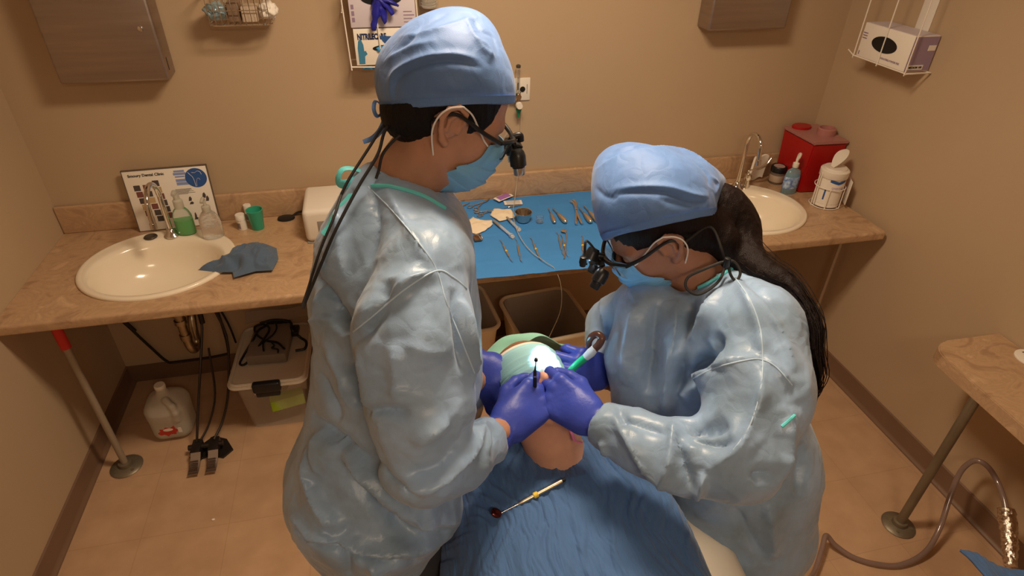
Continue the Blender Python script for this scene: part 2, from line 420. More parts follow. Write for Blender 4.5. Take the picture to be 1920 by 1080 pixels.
def chain(pts, rad, flat=None, k=1.0, sm=0.0):
    return union([cone(pts[i], pts[i + 1], rad[i], rad[i + 1], flat, k) for i in range(len(pts) - 1)], sm)
def ell(c, r, R=None):
    """ellipsoid, R = 3x3 whose rows are its axes"""
    c = V3(c); r = np.array(r, float); R = np.eye(3) if R is None else np.array(R)
    def f(p):
        q = (p - c) @ R.T; k0 = np.linalg.norm(q / r, axis=1); k1 = np.linalg.norm(q / (r * r), axis=1)
        return k0 * (k0 - 1) / np.maximum(k1, 1e-9)
    return Sol(f, [c], r.max())
def rbox(c, h, rr, R=None):
    c = V3(c); h = np.array(h, float) - rr; R = np.eye(3) if R is None else np.array(R)
    def f(p):
        q = np.abs((p - c) @ R.T) - h
        return np.linalg.norm(np.maximum(q, 0), axis=1) + np.minimum(q.max(1), 0) - rr
    return Sol(f, [c], np.linalg.norm(h) + rr)
def smin(a, b, k):
    if k <= 0: return np.minimum(a, b)
    h = np.maximum(k - np.abs(a - b), 0) / k
    return np.minimum(a, b) - h * h * k * 0.25
def union(L, k=0.0):
    def f(p):
        d = L[0](p)
        for s in L[1:]: d = smin(d, s(p), k)
        return d
    return Sol(f, [x.lo for x in L] + [x.hi for x in L], k)
def minus(A, Bs, k=0.0):
    return Sol(lambda p: -smin(-A(p), Bs(p), k), [A.lo, A.hi], 0)
def inter(A, Bs, k=0.0):
    return Sol(lambda p: -smin(-A(p), -Bs(p), k), [A.lo, A.hi], 0)
def grow(A, t): return Sol(lambda p: A(p) - t, [A.lo, A.hi], t)
def half(pt, n):
    pt = V3(pt); n = V3(n) / np.linalg.norm(V3(n)); return lambda p: (p - pt) @ n
def clip(A, pt, n): h = half(pt, n); return Sol(lambda p: np.maximum(A(p), h(p)), [A.lo, A.hi], 0)
def sdf_mesh(S, h, lo=None, hi=None, name='m'):
    """surface nets over the solid, vertices pulled onto the surface"""
    lo = S.lo - 2 * h if lo is None else np.array(lo); hi = S.hi + 2 * h if hi is None else np.array(hi)
    bs = 8; nb = np.maximum(1, np.ceil((hi - lo) / h / bs).astype(int)); n = nb * bs + 1
    V = np.full(n, 1.0, np.float32)
    bi = np.stack(np.meshgrid(*[np.arange(x) for x in nb], indexing='ij'), -1).reshape(-1, 3)
    cen = lo + (bi + 0.5) * bs * h
    dv = S(cen); V_in = dv < 0
    act = np.abs(dv) < bs * h * 0.87 * 1.9 + 2 * h
    o = np.stack(np.meshgrid(*[np.arange(bs + 1)] * 3, indexing='ij'), -1).reshape(-1, 3)
    for q in np.where(~act & V_in)[0]:
        x, y, z = bi[q] * bs; V[x:x + bs + 1, y:y + bs + 1, z:z + bs + 1] = -1
    A = bi[act]
    for s in range(0, len(A), 400):
        idx = (A[s:s + 400, None, :] * bs + o[None]).reshape(-1, 3)
        V[idx[:, 0], idx[:, 1], idx[:, 2]] = S(lo + idx * h)
    neg = V < 0
    c = neg[:-1, :-1, :-1]; cnt = np.zeros(c.shape, np.int8)
    for dx in (0, 1):
        for dy in (0, 1):
            for dz in (0, 1): cnt += neg[dx:n[0] - 1 + dx, dy:n[1] - 1 + dy, dz:n[2] - 1 + dz]
    cells = np.argwhere((cnt > 0) & (cnt < 8)); idg = np.full(c.shape, -1, np.int64); idg[tuple(cells.T)] = np.arange(len(cells))
    acc = np.zeros((len(cells), 3)); num = np.zeros(len(cells))
    cor = [(i, j, k) for i in (0, 1) for j in (0, 1) for k in (0, 1)]
    for a in cor:
        for ax in range(3):
            if a[ax]: continue
            b = list(a); b[ax] = 1
            va = V[cells[:, 0] + a[0], cells[:, 1] + a[1], cells[:, 2] + a[2]]; vb = V[cells[:, 0] + b[0], cells[:, 1] + b[1], cells[:, 2] + b[2]]
            m = (va < 0) != (vb < 0); t = np.where(m, va / np.where(m, va - vb, 1), 0)
            p = np.tile(np.array(a, float), (len(cells), 1)); p[:, ax] = t
            acc[m] += p[m]; num[m] += 1
    P_ = lo + (cells + acc / num[:, None]) * h
    quads = []
    for ax in range(3):
        sl0 = [slice(None)] * 3; sl1 = [slice(None)] * 3; sl0[ax] = slice(0, -1); sl1[ax] = slice(1, None)
        u, v = [k for k in range(3) if k != ax]
        a0 = neg[tuple(sl0)]; a1 = neg[tuple(sl1)]
        e = np.argwhere(a0 != a1); e = e[(e[:, u] > 0) & (e[:, v] > 0) & (e[:, u] < n[u] - 1) & (e[:, v] < n[v] - 1)]
        q = []
        for du, dv_ in ((-1, -1), (0, -1), (0, 0), (-1, 0)):
            cc = e.copy(); cc[:, u] += du; cc[:, v] += dv_; q.append(idg[cc[:, 0], cc[:, 1], cc[:, 2]])
        q = np.stack(q, 1); fl = a0[tuple(e.T)]; fl = fl if ax != 1 else ~fl
        q[~fl] = q[~fl][:, ::-1]; quads.append(q)
    Q = np.concatenate(quads); Q = Q[(Q >= 0).all(1)]
    for it in range(2):
        g = np.zeros_like(P_); e_ = h * 0.25
        for k in range(3):
            d = np.zeros(3); d[k] = e_; g[:, k] = (S(P_ + d) - S(P_ - d)) / (2 * e_)
        gl = np.linalg.norm(g, axis=1); g = g / np.maximum(gl, 0.3)[:, None]
        st = np.clip(S(P_) / np.maximum(gl, 0.3), -h * 0.6, h * 0.6); P_ = P_ - g * st[:, None]
    me = bpy.data.meshes.new(name); me.from_pydata(P_.tolist(), [], Q.tolist()); me.update()
    return me
def vcos(me): a = np.empty(len(me.vertices) * 3); me.vertices.foreach_get('co', a); return a.reshape(-1, 3)
def vnor(me): a = np.empty(len(me.vertices) * 3); me.vertices.foreach_get('normal', a); return a.reshape(-1, 3)
def setco(me, c): me.vertices.foreach_set('co', c.ravel()); me.update()
def relax(me, it=2, f=0.5):
    n = len(me.vertices); e = np.empty(len(me.edges) * 2, np.int32); me.edges.foreach_get('vertices', e); e = e.reshape(-1, 2)
    c = vcos(me); deg = np.bincount(e.ravel(), minlength=n)[:, None]
    for _ in range(it):
        s = np.zeros_like(c)
        for k in range(3): s[:, k] = np.bincount(e[:, 0], c[e[:, 1], k], n) + np.bincount(e[:, 1], c[e[:, 0], k], n)
        c = c + f * (s / np.maximum(deg, 1) - c)
    setco(me, c)
def bvh(me):
    return BVHTree.FromPolygons([tuple(c) for c in vcos(me)], [tuple(p.vertices) for p in me.polygons])
def cast(tree, px, py):
    d = cam_dir(px, py).normalized(); r = tree.ray_cast(ORG, d)
    return r[0], r[1]
def seg_dist(c, poly):
    """distance of points c to a polyline, the parameter 0..1 along it, nearest points and tangents"""
    best = np.full(len(c), 9.0); par = np.zeros(len(c)); m = len(poly) - 1; near = np.zeros_like(c); tan = np.zeros_like(c)
    for i in range(m):
        a, b = poly[i], poly[i + 1]; ab = b - a; h = np.clip((c - a) @ ab / max(ab @ ab, 1e-12), 0, 1)
        q = a + h[:, None] * ab; d = np.linalg.norm(c - q, axis=1); u = d < best
        best[u] = d[u]; par[u] = (i + h[u]) / m; near[u] = q[u]; tan[u] = ab / max(np.linalg.norm(ab), 1e-9)
    return best, par, near, tan
def on_surface(tree, pts, n=6):
    out = []
    for q in spline([Vector((x, y, 0)) for x, y in pts], n):
        hit, nr = cast(tree, q.x, q.y)
        if hit is not None: out.append(np.array(hit))
    return out
def longest_run(pl, gap):
    """the longest stretch of neighbouring surface points, without jumps to another layer"""
    best = []; cur = []
    for q in pl:
        if cur and np.linalg.norm(q - cur[-1]) > gap: cur = []
        cur.append(q)
        if len(cur) > len(best): best = list(cur)
    return best
def creases(me, strokes, tree=None):
    """press folds into a cloth mesh: each stroke runs over its surface; amp>0 ridge, <0 valley"""
    tree = tree or bvh(me); c = vcos(me); nr = vnor(me); off = np.zeros(len(c))
    for st in strokes:
        pts, amp, wd = st[:3]; wl, wr = (wd, wd) if len(st) < 4 else ((wd * st[3], wd) if st[3] > 0 else (wd, -wd * st[3]))
        pl = on_surface(tree, pts)
        cl = longest_run(pl, .07)
        if len(cl) < 3: continue
        cl = np.array(cl); R_ = 4 * max(wl, wr); lo = cl.min(0) - R_; hi = cl.max(0) + R_
        m = np.where(((c > lo) & (c < hi)).all(1))[0]
        if not len(m): continue
        d, t, q, tg = seg_dist(c[m], cl); taper = np.clip(np.minimum(t, 1 - t) * 4, 0, 1) ** 0.7
        side = np.einsum('ij,ij->i', np.cross(tg, nr[m]), c[m] - q)         # >0: to the right of the stroke as seen from outside
        w_ = np.where(side > 0, wr, wl)
        pr = 0.6 * np.exp(-d / (w_ * 0.6)) + 0.4 * np.exp(-(d / w_) ** 2)
        tl = np.einsum('ij,ij->i', nr[m], nr[m]) * 1.0
        off[m] += amp * taper * pr * (d < R_)
    setco(me, c + nr * off[:, None])
def crumple(me, amp, scale, stretch=None, seed=0.0, amp2=0.0, mask=None):
    """papery crumple: flat facets meeting in soft ridges"""
    c = vcos(me); nr = vnor(me); n = len(c); off = np.zeros(n)
    S_ = np.eye(3) if stretch is None else np.array(stretch)
    q = c @ S_.T * scale + seed
    for i in range(n):
        p = Vector(q[i]); w_ = mnoise.noise_vector(p * 0.6) * 0.55
        d, _ = mnoise.voronoi(p + w_)
        off[i] = (0.2 - min(d[1] - d[0], 0.42)) * amp + (mnoise.noise(p * 0.7) * amp2 if amp2 else 0)
    if mask is not None: off *= mask(c)
    setco(me, c + nr * off[:, None])
def ribbon(tree, pts, r, lift=0.0, n=6):
    """a raised cord or binding lying along a surface; returns a bmesh"""
    pl = []
    for q in spline([Vector((x, y, 0)) for x, y in pts], n):
        hit, nrm = cast(tree, q.x, q.y)
        if hit is not None:
            if nrm.dot(hit - ORG) > 0: nrm = -nrm
            pl.append(np.array(hit + nrm * lift))
    pl = [Vector(q) for q in longest_run(pl, .06)]
    if len(pl) < 3: pl = [P(x, y, 1.12) for x, y in pts]
    bm = B(); tube(bm, pl, r, n=8, sm=2); return bm
# ================================================================= things on and around the worktop
random.seed(11)
def F3(x, y, z, ax=(1, 0, 0), ay=(0, 0, 1)):
    """matrix whose local x, y lie along ax, ay at a place"""
    ax = Vector(ax).normalized(); ay = Vector(ay); ay = (ay - ax * ay.dot(ax)).normalized(); az = ax.cross(ay)
    return Matrix.Translation((x, y, z)) @ Matrix((ax, ay, az)).transposed().to_4x4()
TOP = CT + .0002
M_bronze = mat('warm_instrument_steel', (.82, .70, .55), .33, 1.0, var=.12, vscale=20)
# ---- clinic sign leaning on the backsplash
sg = thing('clinic_sign', 'white dental clinic sign with blue tooth emblem leaning behind the left sink', 'sign', (-.86, 2.54, CT))
sM = F3(-.856, 2.545, CT + .001, (1, .045, 0), (0, .10, 1))       # origin bottom centre
b = B(); box(b, -.158, .158, 0, .262, -.010, 0, .002, M=sM); obj('board', b, M_paper, sg)
b = B()
for w0, w1, h0, h1 in ((-.160, .160, .0005, .003), (-.160, .160, .260, .264), (-.160, -.157, 0, .262), (.157, .160, 0, .262)): box(b, w0, w1, h0, h1, -.011, .0012, M=sM)
obj('edge_frame', b, mat('dark_frame', (.12, .09, .07), .5), sg)
obj('lettering', text_mesh('Smoury Dental Clinic', .0155, sM @ T(-.072, .240, .0008), .0003, .0004), M_ink, sg)
b = B(); lathe(b, [(0, 0), (.041, 0), (.041, .0008), (0, .0008)], sM @ T(.110, .212, 0), 48); em = obj('emblem', b, M_blueink, sg)
b = B()
tp = [[(-.026, .026), (-.020, .016), (-.012, .004), (-.009, -.012), (-.008, -.036)], [(-.004, -.036), (-.002, -.018), (.004, -.004), (.010, -.003), (.014, -.010)], [(-.012, .024), (.0, .022), (.010, .028), (.020, .024), (.024, .012)]]
for q in tp: tube(b, [sM @ Vector((.110 + x, .212 + y, .0012)) for x, y in q], .0016, n=6, flat=.3)
obj('tooth_outline', b, M_paper, em)
b = B(); cb = B(); c2 = B(); c3 = B()
for i, (x, top, bot) in enumerate(((-.118, .20, .035), (-.083, .20, .035), (-.045, .215, .045))):
    for k in range(6):
        y1 = top - (top - bot) * k / 6; y0 = top - (top - bot) * (k + .86) / 6; bmx = (b, c2, b, c3, c2, b)[(k + i) % 6]
        box(bmx, x + k * .0035 - .012, x + k * .0035 + .012, y0, y1, 0, .0008, M=sM)
for (x, y, w, h) in ((.052, .245, .020, .004), (.052, .234, .024, .005), (.050, .222, .018, .003), (.056, .206, .024, .006), (.058, .192, .026, .006)): box(cb, x - w, x + w, y - h, y + h, 0, .0006, M=sM)
for k in range(7): box(b, .02, .02 + .06 + .02 * math.sin(k * 3), .168 - k * .0035, .1693 - k * .0035, 0, .0006, M=sM)
for (x, y, w, h) in ((.066, .125, .007, .010), (.068, .106, .009, .006), (.122, .135, .008, .012), (.132, .120, .007, .012), (.070, .050, .005, .014), (.071, .036, .010, .005)):
    prism(b, [(x - w, y - h), (x + w * .6, y - h), (x + w, y), (x + w * .4, y + h), (x - w * .4, y + h * .6)], 0, .0007, sM)
obj('printed_figures', b, mat('dark_print', (.08, .06, .06), .6), sg); obj('printed_lines', cb, mat('blue_print', (.25, .33, .62), .6), sg)
obj('printed_photos', c2, mat('maroon_print', (.20, .07, .06), .6), sg); obj('printed_figures', c3, mat('tan_print', (.55, .38, .20), .6), sg)
# ---- bottles on the left sink rim
M_clear = mat('clear_plastic', (.95, .95, .92), .12, trans=.92, ior=1.25)
M_greenl = mat('green_soap', (.10, .62, .12), .15, trans=.35, ior=1.33)
def lathe_part(name, prof, x, y, z, m, par, n=28, ax=1, ay=1): b = B(); lathe(b, prof, T(x, y, z), n, ax, ay); return obj(name, b, m, par)
zr = CT + .0125
bt = thing('soap_bottle', 'clear foam bottle with green soap beside the left faucet', 'soap bottle', (-.812, 2.470, zr))
lathe_part('bottle', [(0, 0), (.032, 0), (.034, .004), (.034, .05), (.033, .085), (.026, .105), (.016, .118), (.015, .126)], -.812, 2.470, zr, M_clear, bt, ax=1.1, ay=.8)
lathe_part('soap', [(0, .002), (.031, .002), (.0325, .006), (.0325, .066), (0, .066)], -.812, 2.470, zr, M_greenl, bt, ax=1.1, ay=.8)
b = B(); lathe(b, [(.017, .116), (.0185, .118), (.0185, .150), (.012, .156), (.012, .176), (0, .176)], T(-.812, 2.470, zr), 24); tube(b, [(-.812, 2.470, zr + .176), (-.812, 2.462, zr + .192), (-.812, 2.435, zr + .188)], .007, n=10); obj('pump', b, mat('frosted_plastic', (.75, .72, .62), .35, trans=.5), bt)
bt = thing('hand_gel_bottle', 'clear crinkled bottle of gel at the right end of the left sink rim', 'bottle', (-.700, 2.420, zr))
b = sdf_me = B(); lathe(b, [(0, 0), (.036, 0), (.038, .004), (.038, .06), (.036, .085), (.024, .108), (.014, .118), (.0135, .126)], T(-.700, 2.420, zr), 28, 1.1, .8); obj('bottle', b, mat('rippled_clear_plastic', (.93, .93, .9), .12, trans=.88, ior=1.3, bump=.8, bscale=70), bt)
b = B(); lathe(b, [(.015, .116), (.0165, .118), (.0165, .138), (.006, .142), (.006, .168), (0, .168)], T(-.700, 2.420, zr), 20); tube(b, [(-.700, 2.420, zr + .166), (-.700, 2.412, zr + .176), (-.702, 2.385, zr + .170)], .006, n=10); obj('pump', b, mat('frosted_plastic', (.75, .72, .62), .35, trans=.5), bt)
# ---- green cup, two pill bottles, black lid on a cord, white appliance
b = B(); lathe(b, [(0, .0), (.024, 0), (.025, .002), (.033, .083), (.0345, .086), (.0345, .089), (.0315, .089), (.0235, .004), (0, .004)], T(-.535, 2.482, TOP), 36); tag(obj('cup', b, mat('green_cup', (.05, .46, .29), .35, trans=.15), None, label='green plastic cup on the worktop beside the pill bottles'), cat='cup')
def pill(x, y, r, h, lab):
    t = thing('pill_bottle', lab, 'pill bottle', (x, y, TOP))
    lathe_part('bottle', [(0, 0), (r * .93, 0), (r * .96, .002), (r * .96, h * .62), (r * .9, h * .64), (r * .9, h * .72), (0, h * .72)], x, y, TOP, M_white, t)
    lathe_part('cap', [(r, h * .66), (r, h * .97), (r * .93, h), (0, h)], x, y, TOP, M_white, t)
    b = B(); n = 14
    ring = [[b.verts.new((x + (r * .965) * math.cos(a), y + (r * .965) * math.sin(a), TOP + z)) for a in [math.radians(200 + 60 * k / n) for k in range(n + 1)]] for z in (h * .12, h * .5)]
    for k in range(n): b.faces.new((ring[0][k], ring[0][k + 1], ring[1][k + 1], ring[1][k]))
    bmesh.ops.solidify(b, geom=b.faces[:], thickness=-.0006)
    obj('label', b, mat('pale_label', (.5, .42, .4), .6), t)
pill(-.598, 2.49, .020, .068, 'short white pill bottle, nearer of the two by the green cup')
pill(-.578, 2.565, .016, .075, 'slim white bottle standing behind the green cup against the backsplash')
b = B(); lathe(b, [(0, 0), (.030, 0), (.034, .004), (.032, .010), (.014, .014), (0, .0145)], T(-.425, 2.545, TOP), 30, 1.1, .8); tube(b, [(-.40, 2.555, TOP + .008), (-.37, 2.565, TOP + .020), (-.33, 2.566, TOP + .016), (-.30, 2.562, TOP + .006)], .0045, n=8)
tag(obj('cable_puck', b, M_black, None, label='round black cable end lying on the worktop left of the white appliance'), cat='cable end')
wa = thing('white_appliance', 'white boxy appliance on the worktop half hidden behind the left person', 'appliance', (-.18, 2.40, TOP))
b = B(); box(b, -.325, -.05, 2.30, 2.55, TOP + .004, TOP + .148, .022, seg=4); obj('case', b, M_white, wa)
b = B(); box(b, -.322, -.053, 2.303, 2.547, TOP, TOP + .006, .002); obj('base', b, mat('grey_plastic', (.3, .28, .25), .5), wa)
b = B(); box(b, -.27, -.10, 2.298, 2.301, TOP + .05, TOP + .10, .001); obj('front_panel', b, mat('grey_plastic', (.3, .28, .25), .5), wa)
# ---- crumpled blue cloth at the left sink
def cloth_lump(cx, cy, z0, outline, hts, seed):
    b = B(); nr, na = 26, 96
    def f(u, v):
        a = 2 * PI * u; k = a / (2 * PI) * len(outline); i = int(k) % len(outline); q = k - int(k)
        p = Vector(outline[i]).lerp(Vector(outline[(i + 1) % len(outline)]), q * q * (3 - 2 * q)); r = v
        x = cx + (p.x - cx) * r; y = cy + (p.y - cy) * r
        n1 = mnoise.noise(Vector((x * 22, y * 22, seed))); n2 = mnoise.noise(Vector((x * 11 + n1, y * 14, seed + 4)))
        h = hts * (1 - r ** 2.2) ** .8 * (.72 + .5 * n2) + .016 * (1 - abs(n1) * 3.2) * (1 - r ** 6) + .004
        return (x, y, z0 + max(.003, h) * (1 - r ** 10) + .0015)
    sheet(b, f, na, nr); bmesh.ops.remove_doubles(b, verts=b.verts, dist=.0003); return b
ol = [(-.715, 2.155), (-.64, 2.20), (-.60, 2.31), (-.52, 2.33), (-.44, 2.27), (-.425, 2.18), (-.44, 2.10), (-.50, 2.105), (-.575, 2.075), (-.585, 2.115), (-.64, 2.125)]
tag(obj('cleaning_cloth', cloth_lump(-.53, 2.19, CT + .011, ol, .042, 2.2), mat('slate_blue_cloth', (.085, .13, .20), .95, bump=.4, bscale=180, sheen=.2), None, ang=None, label='crumpled slate blue cloth lying over the edge of the left sink'), cat='cloth')
# ---- right end: jar, pump bottle, sharps container, wipes tub in wire holder, folded towel
jr = thing('jar', 'small dark lidded jar between the right faucet and the red bin', 'jar', (1.965, 2.50, TOP))
lathe_part('jar_body', [(0, 0), (.034, 0), (.036, .003), (.036, .058), (.031, .064), (0, .064)], 1.965, 2.50, TOP, mat('dark_glass', (.16, .12, .09), .2), jr)
lathe_part('lid', [(.037, .060), (.038, .062), (.038, .086), (.035, .090), (.030, .090), (.029, .087), (0, .087)], 1.965, 2.50, TOP, M_black, jr)
lathe_part('lid_disc', [(0, .0872), (.027, .0872), (.027, .0882), (0, .0885)], 1.965, 2.50, TOP, mat('pink_grey_disc', (.45, .33, .30), .4), jr)
lathe_part('label_band', [(.0362, .012), (.0366, .013), (.0366, .045), (.0362, .046)], 1.965, 2.50, TOP, mat('beige_label', (.5, .38, .28), .6), jr)
pb = thing('hand_sanitiser', 'clear blue pump bottle of hand gel in front of the red bin', 'pump bottle', (1.955, 2.375, TOP))
lathe_part('bottle', [(0, 0), (.032, 0), (.034, .003), (.034, .095), (.028, .118), (.012, .130), (.012, .138)], 1.955, 2.375, TOP, mat('pale_blue_gel', (.50, .78, .90), .12, trans=.7, ior=1.3), pb, ax=1.15, ay=.7)
lathe_part('label', [(.0345, .03), (.0349, .031), (.0349, .088), (.0345, .089)], 1.955, 2.375, TOP, mat('blue_white_label', (.42, .55, .72), .5, var=.6, vscale=60, dark=(.05, .12, .4)), pb, ax=1.15, ay=.7)
b = B(); lathe(b, [(.013, .134), (.0145, .136), (.0145, .156), (.006, .160), (.006, .178), (0, .178)], T(1.955, 2.375, TOP), 20); tube(b, [(1.955, 2.375, TOP + .170), (1.957, 2.372, TOP + .198), (1.950, 2.358, TOP + .205), (1.932, 2.338, TOP + .198)], [.007, .008, .007, .005], n=10); obj('pump', b, M_white, pb)
# sharps container: set across the corner, two faces towards the room
sc = thing('sharps_container', 'red sharps bin with translucent pink lid standing in the right corner', 'sharps bin', (2.06, 2.45, TOP))
pl = [(1.998, 2.345), (2.172, 2.335), (2.172, 2.572), (1.987, 2.572)]
def taper_prism(poly, z0, z1, k, c):
    b = B(); A = [b.verts.new((c[0] + (x - c[0]) * k, c[1] + (y - c[1]) * k, z0)) for x, y in poly]; C_ = [b.verts.new((x, y, z1)) for x, y in poly]; n = len(poly)
    b.faces.new(A); b.faces.new(C_)
    for i in range(n): b.faces.new((A[i], A[(i + 1) % n], C_[(i + 1) % n], C_[i]))
    bmesh.ops.bevel(b, geom=[e for e in b.edges], offset=.006, segments=2, affect='EDGES'); return b
obj('bin', taper_prism(pl, TOP, 1.105, .90, (2.08, 2.50)), M_red, sc)
M_lid = mat('translucent_pink_lid', (.62, .28, .25), .25, trans=.35)
obj('lid', taper_prism([(1.990, 2.337), (2.175, 2.327), (2.175, 2.576), (1.979, 2.576)], 1.103, 1.118, 1, (2.08, 2.46)), M_lid, sc)
b = B(); lathe(b, [(0, 0), (.044, 0), (.044, .010), (.040, .014), (0, .014)], T(2.055, 2.535, 1.117), 36, 1.1, .85); obj('lid_cap', b, M_red, sc)
b = B(); lathe(b, [(.044, 0), (.044, .030), (.040, .034), (.036, .034), (.034, .006), (0, .006)], T(2.115, 2.43, 1.117), 36, 1, .9); obj('funnel', b, M_lid, sc)
# wipes tub
wx, wy = 2.052, 2.228
wt_ = thing('wipes_tub', 'white tub of disinfecting wipes with its flap lid standing open', 'wipes tub', (wx, wy, TOP + .006))
z0 = TOP + .006
lathe_part('tub', [(0, 0), (.056, 0), (.060, .003), (.060, .008), (.058, .012), (.058, .150), (.054, .154), (0, .154)], wx, wy, z0, M_white, wt_, 48)
ld = lathe_part('lid', [(.061, .140), (.0625, .142), (.0625, .172), (.058, .177), (.051, .178), (.049, .184), (0, .186)], wx, wy, z0, M_white, wt_, 48)
b = B(); sheet(b, lambda u, v: Vector((wx - .024 + .072 * u + (.0), wy - .005 - .026 * (v - .5) * (1.6 - (2 * u - 1) ** 2 * 1.2) * 1.6 + .02 * u, z0 + .186 + .068 * u + .012 * math.sin(u * PI))), 14, 8, .003); obj('flap', b, M_white, ld, label='white flap standing up from the lid')
def wrap_label(name, x, y, r, a0, a1, z0_, z1_, m, par, dz=0, th=.0006):
    b = B(); sheet(b, lambda u, v: Vector((x + r * math.cos(math.radians(a0 + (a1 - a0) * u)), y + r * math.sin(math.radians(a0 + (a1 - a0) * u)), z0_ + (z1_ - z0_) * v + dz * (abs(u - .5)))), 24, 2, th); return obj(name, b, m, par)
wrap_label('label', wx, wy, .0590, 190, 330, z0 + .018, z0 + .132, M_paper, wt_)
wrap_label('label_stripe', wx, wy, .0596, 225, 300, z0 + .118, z0 + .132, M_blueink, wt_, dz=.02)
wrap_label('label_stripe', wx, wy, .0596, 212, 219, z0 + .040, z0 + .088, M_blueink, wt_)
wrap_label('label_panel', wx, wy, .0596, 238, 292, z0 + .090, z0 + .104, mat('violet_print', (.42, .30, .50), .6), wt_)
def text_wrap(txt, size, x, y, r, ac, z, m, par, sx=1):
    me = text_mesh(txt, size, Matrix.Identity(4), .0002, .0003, sx=sx); c = vc(me)
    a = math.radians(ac) + c[:, 0] / r; R_ = r + c[:, 2]; c2_ = np.stack([x + R_ * np.cos(a), y + R_ * np.sin(a), z + c[:, 1]], 1); me.vertices.foreach_set('co', c2_.ravel()); me.update(); return obj('lettering', me, m, par, smooth=False)
def vc(me): a = np.empty(len(me.vertices) * 3); me.vertices.foreach_get('co', a); return a.reshape(-1, 3)
text_wrap('PREVENT', .012, wx, wy, .0600, 262, z0 + .097, M_paper, wt_)
wh = thing('wire_holder', 'white wire holder with side plate carrying the wipes tub', 'holder', (wx, wy, TOP))
b = B()
for zz in (.004, .10):
    tube(b, [(wx + .067 * math.cos(a), wy + .067 * math.sin(a), TOP + zz) for a in [2 * PI * k / 20 for k in range(20)]], .0022, n=6, sm=2, closed=True)
for a in (175, 235, 300): 
    c_, s_ = math.cos(math.radians(a)), math.sin(math.radians(a)); tube(b, [(wx + .02 * c_, wy + .02 * s_, TOP + .003), (wx + .064 * c_, wy + .064 * s_, TOP + .003), (wx + .068 * c_, wy + .068 * s_, TOP + .012), (wx + .068 * c_, wy + .068 * s_, TOP + (.16 if a == 175 else .10))], .0022, n=6, sm=4)
tube(b, [(wx - .068, wy - .012, TOP + .012), (wx - .070, wy - .008, TOP + .12), (wx - .064, wy - .002, TOP + .162), (wx - .060, wy + .012, TOP + .166)], .0022, n=6)
obj('wire_frame', b, M_wire, wh)
b = B(); box(b, -.055, .050, 0, .115, -.002, .002, .001, M=F3(wx + .080, wy - .018, TOP + .022, (.45, .9, 0), (0, 0, 1))); obj('side_plate', b, M_white, wh)
# folded paper towel behind the right faucet
b = B(); sheet(b, lambda u, v: Vector((1.80 + .11 * u, 2.485 + .05 * u + .02 * math.sin(u * 3) - .012 * v, CT + .012 + .135 * v * (1 - .1 * u) + .006 * math.sin(u * 9))), 16, 8, .010); tag(obj('paper_towel', b, M_paper, None, label='folded white paper towel propped behind the right faucet'), cat='paper towel')
# ================================================================= instruments on the blue drape
dp = [(.215, 1.905), (1.06, 1.893), (1.03, 2.572), (.21, 2.572)]
def drp(u, v):
    a = Vector((*dp[0], 0)).lerp(Vector((*dp[1], 0)), u); c = Vector((*dp[3], 0)).lerp(Vector((*dp[2], 0)), u); q = a.lerp(c, v)
    fold = .0018 * math.exp(-abs((u * 4) % 1 - .5) * 30) + .0018 * math.exp(-abs((v * 3) % 1 - .5) * 30); n_ = .0012 * mnoise.noise(Vector((q.x * 9, q.y * 9, 1)))
    return Vector((q.x, q.y + .006 * mnoise.noise(Vector((u * 9, 2.2, v))) * (1 - v) ** 3, TOP + .0012 + fold + abs(n_)))
b = B(); sheet(b, drp, 90, 60, .0008); tag(obj('surgical_drape', b, mat('bright_blue_drape', (.055, .27, .68), .65, bump=.12, bscale=120, var=.05, vscale=10), None, ang=60, label='bright blue surgical drape spread over the middle of the worktop under the instruments'), cat='drape')
ZD = TOP + .0055
def probe(px0, py0, px1, py1, lab, r=.0042, band=True, hook=True, m=M_bronze, grp=None):
    """double ended hand instrument lying from one end to the other"""
    a = onz(px0, py0, ZD); c = onz(px1, py1, ZD); d = (c - a); L = d.length; M = F3(a.x, a.y, ZD + .002, d, (0, 0, 1))
    M = F3(a.x, a.y, ZD + .002, d, Vector((0, 0, 1)).cross(d))
    t = thing('hand_instrument', lab, 'dental instrument', a, 0, grp)
    b = B(); MM = M @ Matrix(((0, 0, 1, 0), (1, 0, 0, 0), (0, 1, 0, 0), (0, 0, 0, 1)))
    lathe(b, [(0, L * .24), (r * .5, L * .24), (r * .9, L * .30), (r, L * .34), (r, L * .68), (r * .9, L * .72), (r * .5, L * .78), (0, L * .78)], MM, 14); obj('handle', b, m, t)
    b = B(); tube(b, [M @ Vector((L * .25, 0, 0)), M @ Vector((L * .12, .001, 0)), M @ Vector((L * .03, -.002, 0)), M @ Vector((0, -.007 if hook else 0, .001))], [r * .5, r * .38, r * .3, r * .18], n=8); obj('tip', b, M_tool, t); b = B()
    tube(b, [M @ Vector((L * .77, 0, 0)), M @ Vector((L * .88, -.001, 0)), M @ Vector((L * .97, .002, 0)), M @ Vector((L, .008 if hook else 0, .001))], [r * .5, r * .38, r * .3, r * .18], n=8); obj('tip', b, M_tool, t)
    if band:
        b = B(); lathe(b, [(r * 1.02, L * .50), (r * 1.15, L * .51), (r * 1.15, L * .55), (r * 1.02, L * .56)], MM, 14); obj('band', b, mat('yellow_band', (.85, .62, .08), .4), t)
    return t
probe(938, 450, 960, 492, 'slim probe with a yellow band, leftmost of the row on the drape')
probe(968, 448, 977, 492, 'hooked scaler lying second from the left in the front row on the drape', band=False)
probe(995, 445, 1014, 490, 'slender probe with a pale band in the middle of the front row')
probe(1045, 436, 1056, 480, 'leftmost probe of the bundle on the drape', band=False)
probe(1052, 440, 1064, 482, 'yellow banded probe at the right of the bundle on the drape')
